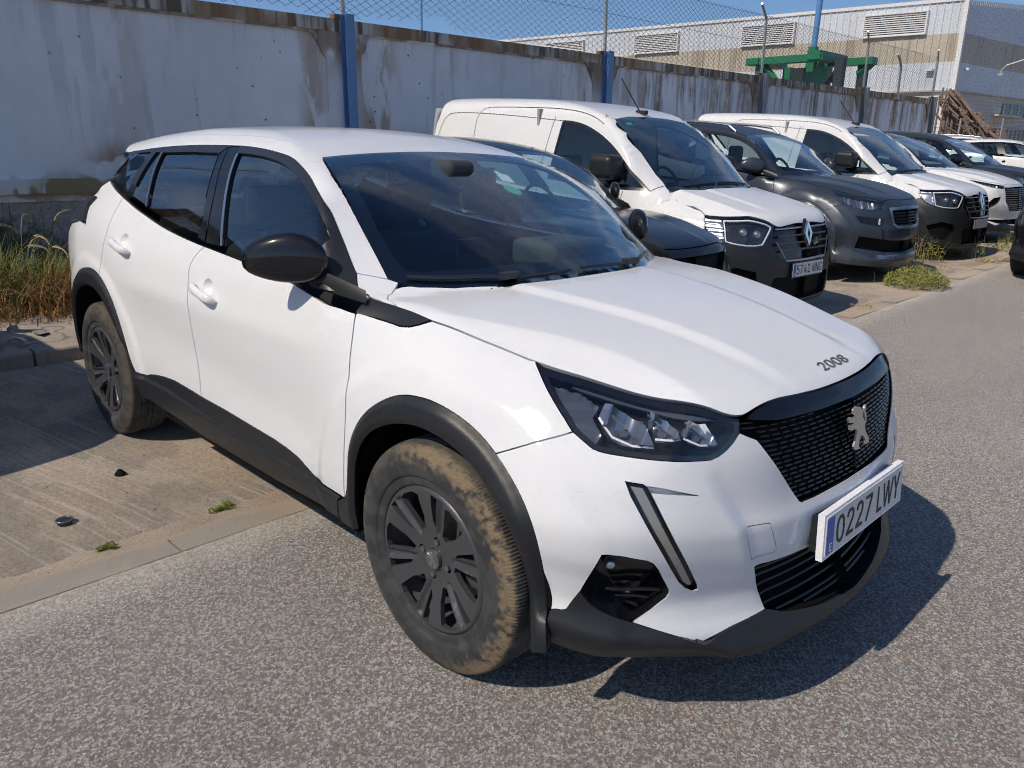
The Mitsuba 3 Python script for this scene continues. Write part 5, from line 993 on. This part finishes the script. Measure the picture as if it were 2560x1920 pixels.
vm("body_side", panel(VAN, "wall", V_SIDE, .024), "white_van_paint"); vm("hood", panel(VAN, "top", V_HOOD, .03, gap=.002), "white_van_paint", False); vm("roof", panel(VAN, "top", V_ROOF, .05), "white_van_paint", False)
vm("window_frame", panel(VAN, "wall", V_WIN.difference(V_GLASS), .02, off=.002, depth=.01), "trim_black"); vm("window", panel(VAN, "wall", V_FG, .05, off=-.004, depth=0), "window_glass"); vm("quarter_window", panel(VAN, "wall", V_QG, .05, off=-.004, depth=0), "tinted_glass")
vm("windshield", panel(VAN, "top", V_WS, .05, off=-.001, depth=0), "window_glass", False); vm("windshield_band", panel(VAN, "top", V_WS.difference(V_WS.buffer(-.045)).union(V_WS.intersection(shapely.box(-.20, -.5, .1, .5))).intersection(V_WS.buffer(-.002)), .04, off=-.008, depth=0), "trim_black", False)
for sm in V_SEAMS: vm("seam", panel(VAN, "wall", sm, .007, off=.0022, depth=0), "deep_black")
vm("bumper", panel(VAN, "wall", V_BUMP, .02, gap=.001), "matte_black"); vm("headlight", panel(VAN, "wall", V_HLP, .02, off=.001, depth=0), "clear_lens")
vm("headlight__bowl", sunk_on(VAN, V_HLP, .04), "gloss_black")
hlc = np.array(V_HLP.centroid.coords[0])
C_ = V_HLP.buffer(-.016).intersection(shapely.Polygon(SV((.40, -.74, 1.0), (.75, -.40, 1.0), (.75, -.42, .6), (.44, -.72, .6))))
vm("headlight__light_frame", panel(VAN, "wall", C_.difference(C_.buffer(-.009)), .012, off=-.010, depth=.01), "frame_white")
vm("headlight__side_lamp", panel(VAN, "wall", V_HLP.buffer(-.012).difference(C_.buffer(.008)), .012, off=0, depth=0, offfn=lambda p: -.02 + .004 * np.sign(np.sin(p[:, 2] * 220))), "lens_silver")
for (xx, yy, zz) in ((.53, -.64, .80), (.60, -.56, .79)):
    pc = VAN.wall(SV((xx, yy, zz)))[0]; vm("headlight__reflector", M().tm(trimesh.creation.icosphere(2, .034), True).moved(np.array([[1, 0, 0, pc[0] - .03], [0, 1, 0, pc[1] + .03], [0, 0, 1, pc[2]], [0, 0, 0, 1.0]])), "lens_silver")
vm("fog_pocket", sunk_on(VAN, V_FOG, .05), "deep_black"); m = sunk_on(VAN, V_INT, .05); vm("lower_intake", m.join(m.mirrored()), "deep_black", False)
m = sunk_on(VAN, V_GR, .03); vm("grille_back", m.join(m.mirrored()), "gloss_black", False)
for z, s0 in ((.835, -1.07), (.775, -1.10), (.715, -1.085), (.66, -1.12)):
    m = bars_on(VAN, [(s0, -1.50, z, z + .006, .008, .002)]); vm("grille_bar", m.join(m.mirrored()), "graphite" if z < .83 else "satin_silver", False)
m = bars_on(VAN, [(-1.185, -1.50, .582, .577, .012, .006)]); vm("grille_trim", m.join(m.mirrored()), "satin_silver", False)
vm("grille_trim", bars_on(VAN, [(-1.075, -1.185, .74, .582, .009, .006)]), "satin_silver")
dm = shapely.Polygon([(0, .105), (.062, 0), (0, -.105), (-.062, 0)]); dmi = shapely.Polygon([(0, .055), (.022, 0), (0, -.055), (-.022, 0)])
for pgn, x0, b in ((shapely.affinity.scale(dm, 1.18, 1.15), .752, "gloss_black"), (dm.difference(dmi), .775, "chrome")): vm("emblem", M().tm(plate_from(pgn, .022, atx(x0, 0, .785, .18))), b, False)
mb = rbox(-.86, -.58, -1.02, -.80, 1.12, 1.335, .06); vm("mirror", M().tm(mb, 40), "matte_black"); vm("mirror__arm", M().tm(trimesh.convex.convex_hull(A((-.60, -.83, 1.14), (-.75, -.83, 1.12), (-.45, -.80, 1.07), (-.62, -.80, 1.05), (-.50, -.9, 1.10), (-.7, -.9, 1.08))), 40), "matte_black")
for y0, y1 in ((-.05, .50), (-.58, -.08)):
    t = np.linspace(0, 1, 10); ys = y0 + (y1 - y0) * t; p = VAN.top(np.stack([-.11 - .2 * ys ** 2, ys], 1)) + [0, 0, .012]; vm("wiper", M().tm(rod(p, .008, 6), 40), "trim_black", False)
vm("antenna", M().tm(trimesh.util.concatenate([rod([(-1.08, 0, 1.70), (-1.35, 0, 2.02)], .007, 6), rbox(-1.13, -1.01, -.03, .03, 1.69, 1.73, .012)]), 40), "trim_black", False)
qy, qz = np.meshgrid(np.linspace(-.78, .78, 17), np.linspace(.3, 1.68, 17), indexing="ij"); pr = np.stack([np.full(qy.size, -3.40), qy.ravel(), qz.ravel()], 1)
pr[:, 0] = -3.55 + .15 * np.clip((pr[:, 2] - .5) / 1.2, 0, 1) ** 2 + .08 * pr[:, 1] ** 2; g = np.arange(qy.size).reshape(qy.shape); vm("rear_doors", M().tm((pr, np.stack([g[:-1, :-1], g[:-1, 1:], g[1:, 1:], g[1:, :-1]], -1).reshape(-1, 4)), True), "white_van_paint", False)
vm("wheel_well", M().tm(well(0, .33, .40).v[0:1] and trimesh.creation.box((.02, .02, .02)), False) if 0 else well(0, .33, .405), "deep_black"); vm("wheel_well", well(-2.812, .33, .405), "deep_black")
vm("engine_block", M().tm(trimesh.util.concatenate([bx(-.4, .55, -.5, .5, .25, .85), bx(.4, .60, -.60, .60, .25, .8)])), "deep_black", False)
def make_van(name, label, group, A4, plate, sticker=True):
    k = thing(name, label, "van", group)
    names = {}
    for n, m, b, mir, kw in VM["list"]:
        for mm_, sfx in ((m, 0), (m.mirrored(), 1)) if mir else ((m, 0),):
            par = k
            if "__" in n:
                p0, n2 = n.split("__"); par = f"{k}__{p0}" + ("_001" if sfx else ""); put(par, n2, mm_.moved(A4), b, **kw)
            else: put(k, n, mm_.moved(A4), b, **kw)
    wheels4(k, A4, 2.812, .885, .33, "graphite")
    cabin(k, A4, -.35, 1.02, ((-1.35, -.38), (-1.35, .38)), "interior_light", .72, -1.75)
    number_plate(k, plate, A4 @ atx(.818, 0, .50, .03), frame="trim_black", fd=.008)
    if sticker: put(k, "sticker", panel(VAN, "top", shapely.Polygon(A((-.86, -.46), (-.90, -.455), (-.90, -.37), (-.86, -.375))), .03, off=-.006, depth=0).moved(A4), "sticker_green")
    return k
ROW = "cars parked in a row along the wall"
# ---------------------------------------------------------------- cars of the row built on the same kind of shell
LIP_R = LIPP.buffer(.0005); FRONT_R = shapely.union_all([g.buffer(.0025) for g in (BUMPER, HLP, GRILLE, FOG, DRLP, INTAKE, Pg(GBAR_TOP, GBAR_BOT))]).buffer(-.0025)
FRONT_R = max(getattr(FRONT_R, "geoms", [FRONT_R]), key=lambda g: g.area); FRONT_R = shapely.Polygon(FRONT_R.exterior)
CM = {}
for nm, pg, ch, h in (("front_door", DOOR_F, "wall", .04), ("rear_door", DOOR_R, "wall", .04), ("front_fender", FENDER.union(BLADE), "wall", .035), ("rear_quarter", QUARTER, "wall", .05), ("pillar", PILLAR, "wall", .03), ("fender_cap", CAP, "top", .03)): CM[nm] = panel(CAR, ch, pg, h, gap=.002)
CM["hood"] = panel(CAR, "top", HOOD, .03, gap=.0022); CM["roof"] = panel(CAR, "top", ROOFP, .05); CM["ws"] = panel(CAR, "top", WSP, .06, off=-.001, depth=0); CM["band"] = panel(CAR, "top", WSP.difference(WS_IN).buffer(-.001), .04, off=-.006, depth=0)
CM["frame"] = panel(CAR, "wall", DLO.difference(shapely.union_all([G_F, G_R, G_Q1, G_Q2]).buffer(-.001)), .03, off=.002, depth=.012); CM["gf"] = panel(CAR, "wall", G_F, .06, off=-.005, depth=0); CM["gr"] = panel(CAR, "wall", shapely.union_all([G_R]), .06, off=-.005, depth=0); CM["gq"] = panel(CAR, "wall", G_Q2, .06, off=-.005, depth=0)
CM["aF"] = panel(CAR, "wall", ARCH_F, .02, offfn=lift(ARF, ARF_IN), depth=.03); CM["aR"] = panel(CAR, "wall", ARCH_R, .025, offfn=lift(ARR, ARR_IN), depth=.03); CM["sill"] = panel(CAR, "wall", SILLP, .03, off=.006, depth=.03)
CM["lin"] = panel(CAR, "wall", LIN, .08, off=-.03, depth=0); CM["tail"], CM["tailw"] = TAIL_M, TAIL_W
def make_car(name, label, cat, group, A4, paint_, front, clad="matte_black", roof=None, lip="matte_black", rail=False, plate=None, mirror="gloss_black", seats=True, glass="window_glass"):
    """front: (part name, polygon in (s, z), material, kind) - kind: sunk, flat, lens, frame."""
    k = thing(name, label, cat, group)
    def both(n, m, b, par=None): put(par or k, n, m.moved(A4), b); put((par + "_001") if par else k, n, m.mirrored().moved(A4), b)
    for n in ("front_door", "rear_door", "front_fender", "rear_quarter", "pillar", "fender_cap"): both(n, CM[n], paint_)
    put(k, "hood", CM["hood"].moved(A4), paint_); put(k, "roof", CM["roof"].moved(A4), roof or paint_)
    put(k, "windshield", CM["ws"].moved(A4), glass); put(k, "windshield_band", CM["band"].moved(A4), "trim_black")
    both("window_frame", CM["frame"], "trim_black"); both("window", CM["gf"], glass); both("window", CM["gr"], "tinted_glass"); both("quarter_window", CM["gq"], "tinted_glass")
    both("front_arch", CM["aF"], clad); both("rear_arch", CM["aR"], clad); both("sill", CM["sill"], clad); both("lining", CM["lin"], "deep_black")
    put(k, "tailgate", CM["tail"].moved(A4), paint_); put(k, "rear_window", CM["tailw"].moved(A4), "tinted_glass"); both("tail_lamp", M().tm(tl, 50), "trim_black")
    cut = [f[1] for f in front if f[3] != "over"]; body = FRONT_R.difference(shapely.union_all([c.buffer(.001) for c in cut])) if cut else FRONT_R
    def centre(m): return m.join(m.mirrored()).moved(A4)
    put(k, "front_bumper", centre(panel(CAR, "wall", body, .022, gap=.001)), paint_)
    put(k, "front_apron", centre(panel(CAR, "wall", LIP_R, .02, off=.004, depth=.04)), lip)
    for n, pg, b, kind in front:
        mid = pg.bounds[0] < -1.48
        fs = []
        if kind == "sunk": fs = [(n, sunk(pg, .035, .025), b)]
        elif kind == "flat" or kind == "over": fs = [(n, panel(CAR, "wall", pg, .015, off=.004 if kind == "over" else .001, depth=.012), b)]
        elif kind == "frame": fs = [(n, panel(CAR, "wall", pg, .012, off=.012, depth=.03), b)]
        elif kind == "bars":
            zz = np.arange(pg.bounds[1] + .012, pg.bounds[3], .030); mm_ = M(); fs = []
            for z in zz:
                ss = [s for s in np.linspace(pg.bounds[2], pg.bounds[0], 50) if shapely.contains_xy(pg.buffer(-.006), s, z)]
                if len(ss) > 3: fs.append((n, bars(None, None, [(ss[0], min(ss[-1], -1.5 if mid else ss[-1]), z, z, .007, -.008)]), b))
        elif kind == "lens":
            fs = [(n, panel(CAR, "wall", pg, .02, off=.001, depth=0), "clear_lens"), (n + "__bowl", sunk(pg, .04, .02), "lamp_grey")]
            for t in (.30, .52, .72):
                x0, z0, x1, z1 = pg.bounds; sx_ = x1 + (x0 - x1) * t; col = shapely.box(sx_ - .028, z0, sx_ + .028, z1).intersection(pg.buffer(-.012))
                if not col.is_empty and col.area > 3e-4: fs.append((n + "__reflector", panel(CAR, "wall", col, .008, off=0, depth=.01, offfn=lambda p, c=sx_: -.028 + .018 * np.clip(np.abs(CAR.inv("wall", p)[:, 0] - c) / .028, 0, 1) ** 2), "lens_silver"))
        for n2, m2, b2 in fs:
            if mid: put(k, n2, centre(m2), b2)
            elif "__" in n2: a_, c_ = n2.split("__"); both(c_, m2, b2, f"{k}__{a_}")
            else: both(n2, m2, b2)
    if mirror != "left": both("mirror", M().tm(ms, True), mirror); both("arm", M().tm(arm, 40), "trim_black", f"{k}__mirror")
    else: put(k, "mirror", M().tm(ms, True).mirrored().moved(A4), "gloss_black"); put(k + "__mirror", "arm", M().tm(arm, 40).mirrored().moved(A4), "trim_black")
    both("wheel_well", well(0, .335, .415), "deep_black"); both("wheel_well", well(-2.605, .345, .45), "deep_black")
    put(k, "engine_block", M().tm(trimesh.util.concatenate([bx(-.4, .50, -.45, .45, .25, .80), bx(-3.0, -2.0, -.5, .5, .3, .8)])).moved(A4), "deep_black")
    wheels4(k, A4, 2.605, .875)
    cabin(k, A4, -.34, .98, ((-1.4, -.37), (-1.4, .37), (-2.25, -.35), (-2.25, .35)), w=.66)
    put(k, "headliner", panel(CAR, "top", ROOFP.buffer(-.01), .1, off=-.03, depth=0).moved(A4), "interior_grey")
    if rail:
        xs = np.linspace(-1.15, -2.65, 16); pt = CAR.top(np.stack([xs, np.full(16, -.50)], 1)); pt[1:-1, 2] += .045; m_ = M().tm(rod(pt, .016, 8), 50); both("roof_rail", m_, "satin_silver")
    if plate: number_plate(k, plate, A4 @ atx(.83, 0, .50, .05), frame="trim_black", fd=.006)
    return k
# ---- the row itself, from the nearest outwards
def zt_(y): return float(terr(y))
SH = lambda *v: shapely.Polygon(A(*v))
S_ = 1.0
dk_front = [("headlight", HLP.buffer(-.002), "", "lens"), ("grille", Pg(A((-1.07, .80), (SE, .80), (SE, .60), (-1.24, .60))), "deep_black", "sunk"), ("intake", SH((-1.05, .46), (SE, .46), (SE, .28), (-1.1, .32)), "deep_black", "sunk")]
make_car("dark_car", "low dark blue-black car squeezed between the nearest white car and the first van", "car", ROW, place_matrix(-1.92, 2.25, zt_(2.25), -1, (1.0, 1.0, 1.0)), "dark_paint", dk_front, clad="gloss_black", lip="gloss_black", mirror="left")
make_van("white_van", "white panel van with dark grey bumper and plate 5741 MNG", ROW, place_matrix(-2.23, 4.45, zt_(4.45), -2, (1, 1, 1.01), .042), "5741 MNG")
GRS = [(-1.115, .775), (-1.135, .785), (SE, .79), (SE, .565), (-1.25, .575), (-1.185, .61)]
gs_o, gs_i = SH(*GRS), SH(*GRS).buffer(-.028)
gs_i = gs_i.union(shapely.box(SE, .60, -1.40, .755)).intersection(gs_o)
suv_front = [("headlight", SH((-.52, .905), (-.66, .885), (-.84, .858), (-1.0, .832), (-1.06, .82), (-1.07, .765), (-.90, .755), (-.74, .775), (-.62, .825)), "", "lens"), ("grille_frame", gs_o.difference(gs_i), "satin_silver", "frame"), ("grille", gs_i, "deep_black", "sunk"), ("grille_bar", gs_i, "gloss_black", "bars"),
             ("corner_lamp", SH((-.74, .70), (-1.08, .665), (-1.03, .60), (-.80, .635)), "gloss_black", "flat"), ("light_mark", SH((-1.00, .675), (-1.018, .673), (-1.005, .615), (-.985, .618)), "frame_white", "over"), ("corner_vent", SH((-.80, .50), (-1.20, .455), (SE, .445), (SE, .33), (-1.1, .345), (-.78, .385)), "deep_black", "sunk"), ("skid_plate", SH((-1.02, .315), (SE, .30), (SE, .265), (-1.02, .28)), "satin_silver", "over")]
make_car("grey_suv", "dusty grey SUV with silver grille frame and roof rails between the two white vans", "suv", ROW, place_matrix(-2.46, 7.40, zt_(7.4), -2, (1.02, 1.04, 1.085), .04), "grey_metallic", suv_front, clad="grey_paint", lip="grey_paint", rail=True, plate="6419 LKT" if 0 else None, mirror="grey_metallic", roof="graphite_metallic")
make_van("white_van", "second white panel van, with a fog recess in its black bumper, beyond the grey SUV", ROW, place_matrix(-2.40, 9.95, zt_(9.95), -2, (1, 1, 1.01), .042), "", False)
c5_front = [("headlight", SH((-.56, .893), (-.80, .862), (-1.0, .835), (-1.05, .825), (-1.05, .785), (-.85, .805), (-.66, .855)), "", "lens"), ("grille", SH((-1.055, .81), (SE, .82), (SE, .48), (-1.2, .48), (-1.10, .60)), "deep_black", "sunk"), ("grille_bar", SH((-1.055, .81), (SE, .82), (SE, .48), (-1.2, .48), (-1.10, .60)), "graphite_bright", "bars"), ("corner_vent", SH((-.70, .52), (-.86, .66), (-1.00, .685), (-.94, .60), (-.80, .50)), "lamp_grey", "sunk"), ("intake", SH((-.80, .36), (SE, .36), (SE, .29), (-1.0, .31)), "deep_black", "sunk")]
make_car("white_car", "white car with dark roof and angular black nose inserts beyond the second van", "car", ROW, place_matrix(-2.58, 12.5, zt_(12.5), -2, (1.03, 1.02, 1.08), .035), "white_van_paint", c5_front, roof="gloss_black", clad="gloss_black")
make_car("dark_grey_car", "dark grey car at the far end of the parked row", "car", ROW, place_matrix(-2.55, 14.9, zt_(14.9), -2, (1.03, 1.02, 1.08), .035), "graphite_metallic", dk_front, roof="graphite_metallic")
make_car("white_suv", "white SUV standing side on past the end of the wall", "suv", None, place_matrix(-3.6, 25.0, zt_(24) + .03, 0, (1.04, 1.04, 1.06)), "white_van_paint", dk_front)
make_car("white_suv", "white SUV with dark roof rails half hidden behind the side-on white SUV", "suv", None, place_matrix(-5.6, 28.4, zt_(28) + .05, 4, (1.06, 1.04, 1.12)), "white_van_paint", dk_front, rail=True)
A4 = place_matrix(.02, 8.85, zt_(8.9), -90, (1.02, 1.0, 1.06))
make_car("black_car", "black car on the road at the right edge, only its front corner in view", "car", None, A4, "dark_paint", dk_front)
make_car("blue_car", "parked car beside the nearest white car, out of view, casting the shadow on the left", "car", None, place_matrix(-5.80, -2.56, .03, 180, (.98, 1.0, 1.03)), "grey_paint", dk_front)
# ---------------------------------------------------------------- grass, weeds and litter
def leafmat(name, a, b): scene[name] = two({"type": "principled", "base_color": proc(lambda p, n, uv: mix(a, b, noise(p.x * 37, p.y * 37, p.z * 19))), "roughness": .7, "specular": .25})
leafmat("green_blade", (.085, .125, .03), (.19, .22, .07)); leafmat("straw_blade", (.36, .27, .13), (.52, .42, .24)); leafmat("rust_blade", (.30, .15, .06), (.42, .25, .11)); leafmat("weed_leaf", (.16, .19, .04), (.30, .31, .085)); leafmat("dark_leaf", (.06, .085, .03), (.12, .15, .05))
def blades(r, n, xs, ys, h, lean=.5, w=.005, z=None, droop=.5):
    x, y = xs(n), ys(n); hh = h * r.uniform(.45, 1.15, n); a = r.uniform(0, 2 * np.pi, n); ln = lean * r.uniform(.2, 1, n); k = 5; t = np.linspace(0, 1, k)
    zz = terr(y) if z is None else z(x, y)
    d = np.stack([np.cos(a), np.sin(a)], 1); off = (t[None] ** 1.8 * ln[:, None] * hh[:, None])
    P = np.stack([x[:, None] + d[:, :1] * off, y[:, None] + d[:, 1:] * off, zz[:, None] + hh[:, None] * (t[None] - droop * t[None] ** 3 * ln[:, None])], -1)
    side = np.stack([-d[:, 1], d[:, 0], 0 * a], 1)[:, None] * (w * (1 - .85 * t) * 1.0)[None, :, None]
    v = np.concatenate([P - side, P + side], 1); b = np.arange(n)[:, None, None] * 2 * k; i = np.arange(k - 1)
    f = np.stack([i, i + 1, i + 1 + k, i + k], -1)[None] + b; return v.reshape(-1, 3), f.reshape(-1, 4)
r = np.random.default_rng(21)
vz = lambda x, y: .10 + 0 * x
U = lambda a, b: (lambda n: r.uniform(a, b, n))
def tufts(name, label, cat, specs):
    k = thing(name, label, cat)
    labels[k]["kind"] = "stuff"; first = True
    for nm, b, args in specs: put(k, nm, M().tm(blades(r, *args)), b, kind="stuff")
tufts("verge_grass", "unkempt green and dry grass growing on the verge below the wall", "grass", [
    ("green_blades", "green_blade", (700, U(-6.9, -6.2), U(-4.5, 1.3), .46, .9, .006, vz)), ("green_clump", "green_blade", (800, lambda n: r.normal(-6.0, .22, n), lambda n: r.normal(-.50, .22, n), .62, 1.0, .006, vz)),
    ("straw_blades", "straw_blade", (2200, U(-6.8, -5.55), U(-4.5, 1.3), .46, 1.15, .005, vz)), ("rust_blades", "rust_blade", (2200, lambda n: r.normal(-5.85, .28, n), lambda n: r.normal(.02, .36, n), .46, 1.2, .005, vz)), ("rust_carpet", "rust_blade", (1400, lambda n: r.normal(-5.5, .18, n), U(-4.5, 1.2), .17, 1.4, .005, vz)), ("dark_blades", "dark_leaf", (800, U(-6.95, -6.6), U(-4.5, .9), .85, .6, .007, vz))])
def seed_heads(n):
    m = M()
    for i in range(n):
        x, y, h = r.uniform(-6.5, -5.7), r.uniform(-1.6, .5), r.uniform(.5, .85); a = r.uniform(0, 6.3); pts = [(x, y, .13), (x + .05 * math.cos(a), y + .05 * math.sin(a), .13 + h * .7), (x + .16 * math.cos(a), y + .16 * math.sin(a), .13 + h), (x + .27 * math.cos(a), y + .27 * math.sin(a), .13 + h * .97)]
        m.tm(rod(smooth_line(np.array(pts), 4), .0022, 4)); m.tm(rod(smooth_line(np.array(pts[2:] + [(pts[3][0] + .05 * math.cos(a), pts[3][1] + .05 * math.sin(a), pts[3][2] - .06)]), 3), .006, 5))
    return m
put(next(k for k in labels if k.startswith("verge_grass")), "seed_stalks", seed_heads(17), "straw_blade", kind="stuff")
def weed(x, y, R, H, label, n, mat_="weed_leaf", stalks=8, group=None):
    k = thing("weed", label, "weed", group); z0 = float(terr(y)); m = []
    a = r.uniform(0, 2 * np.pi, n); q = np.sqrt(r.random(n)) * R; px, py = x + q * np.cos(a), y + q * np.sin(a); hz = z0 + H * r.random(n) ** .8 * (1 - .6 * (q / R) ** 2) + .01
    s = r.uniform(.008, .019, n) * (1 if R > .15 else .7); d = r.normal(0, 1, (n, 3)); d[:, 2] = np.abs(d[:, 2]) * .6; d /= np.linalg.norm(d, axis=1, keepdims=True); e = np.cross(d, r.normal(0, 1, (n, 3))); e /= np.linalg.norm(e, axis=1, keepdims=True)
    c = np.stack([px, py, hz], 1); v = np.stack([c - d * s[:, None], c + e * s[:, None] * .45, c + d * s[:, None] * 1.3, c - e * s[:, None] * .45], 1); f = np.arange(n * 4).reshape(n, 4)
    put(k, "leaves", M().tm((v.reshape(-1, 3), f)), mat_, kind="stuff")
    if stalks: put(k, "stems", M().tm(blades(r, stalks * 8, lambda m_: r.normal(x, R * .45, m_), lambda m_: r.normal(y, R * .45, m_), H * 1.25, .5, .0025)), "straw_blade" if mat_ != "green_blade" else mat_, kind="stuff")
weed(-1.34, 7.0, .33, .22, "big yellow-green bushy weed at the edge of the road in front of the grey SUV", 2300, stalks=14)
weed(-1.75, 7.7, .30, .26, "thin pale weed with seed stalks behind the big yellow-green weed", 380, stalks=9)
WL = ("tall thin weed under the front of the second white van", "weed clump on the road edge just past the second white van", "low weed between the second van and the white car with dark roof", "wide weed in front of the white car with dark roof", "weed before the dark grey car, farthest of the weeds", "tiny dry weed left of the tall weed under the second van", "tiny dry weed on the pale road edge beyond the big yellow-green weed",
      "dry speck of weed on the road edge in front of the first white van", "dry weed speck on the dirt nearer the first white van", "dry weed nearest to the white car's hood on the right", "dry weed speck below the corner of the grey SUV")
for (x, y, R, H, n), lb in zip(((-1.95, 9.0, .28, .34, 420), (-1.7, 10.0, .22, .28, 320), (-1.55, 11.0, .2, .2, 260), (-1.6, 12.4, .35, .22, 500), (-1.35, 13.6, .3, .25, 420), (-1.5, 8.4, .14, .08, 120), (-1.32, 9.6, .16, .07, 120), (-1.28, 5.4, .12, .05, 80), (-1.6, 4.8, .10, .05, 60), (-1.45, 4.1, .12, .05, 70), (-1.9, 5.6, .1, .06, 60)), WL):
    weed(x, y, R, H, lb, n, "straw_blade" if R < .17 else "weed_leaf", stalks=6 if R > .17 else 2, group="small weeds along the road edge")
for (x, y, R), lb in zip(((-1.54, -.53, .055), (-1.36, -.86, .07), (-1.33, -1.32, .045)), ("moss tuft on the slab closest to the black sill", "larger moss tuft, middle one of the three on the slab edge", "smallest moss tuft, nearest the left border of the picture")):
    k = thing("moss_tuft", lb, "moss"); n = 420; a = r.uniform(0, 6.3, n); q = np.sqrt(r.random(n)) * R * (.6 + .4 * np.sin(a * 3)); c = np.stack([x + .6 * q * np.cos(a), y + q * np.sin(a), .004 + r.random(n) * .022], 1); d = r.normal(0, 1, (n, 3)); d /= np.linalg.norm(d, axis=1, keepdims=True); e = np.cross(d, [.3, .5, .8]); s = .0055
    put(k, "leaves", M().tm((np.stack([c - d * s, c + e * s, c + d * s, c - e * s], 1).reshape(-1, 3), np.arange(n * 4).reshape(n, 4))), "weed_leaf", kind="stuff")
cap = trimesh.creation.cylinder(.030, .018, sections=28); cap.apply_transform(np.diag([1.1, .85, 1, 1])); cap.apply_translation([-1.67, -1.37, .011]); t = thing("plastic_litter", "small black plastic cap lying on the concrete left of the car", "litter"); put(t, "lid", M().tm(cap, 40), "trim_black"); put(t, "rim", M().tm(trimesh.creation.torus(.029, .004, 28, 8, transform=trimesh.transformations.translation_matrix([-1.67, -1.37, .019])), True), "graphite_bright")
cap = trimesh.convex.convex_hull(r.normal(0, .014, (14, 3)) + [-2.01, -1.04, .015]); put(thing("dark_pebble", "dark pebble lying on the concrete beyond the black cap", "pebble"), "stone", M().tm(cap), "deep_black")
mat("rubble", (.24, .235, .225), .9)
for (x, y, q), lb in zip(((-5.35, -.50, 1.0), (-5.10, -.72, .8), (-4.85, -.60, .6)), ("grey rubble stone nearest the dry grass", "grey rubble stone in the middle of the pavement", "small grey rubble stone nearest the kerb")):
    b = trimesh.convex.convex_hull(r.normal(0, 1, (16, 3)) * [.06 * q, .05 * q, .022 * q]); b.apply_translation([x, y, .10]); put(thing("rubble_stone", lb, "rubble"), "stone", M().tm(b), "rubble")
gv = r.uniform(0, 1, (520, 2)) * [2.6, 12.0] + [-3.7, -3.0]; gv = np.vstack([gv, r.normal(0, .05, (420, 2)) * [1, 0] + np.stack([np.full(420, -1.33), r.uniform(-3, 9, 420)], 1)]); m = []
for x, y in gv:
    b = trimesh.creation.icosphere(0, float(r.uniform(.002, .0065))); b.apply_translation([x, y, float(terr(y)) + .004]); m.append(b)
k = thing("grit", "loose grit scattered over the concrete and along the gutter", "grit"); labels[k]["kind"] = "stuff"; put(k, "grains", M().tm(trimesh.util.concatenate(m)), "rubble", kind="stuff")
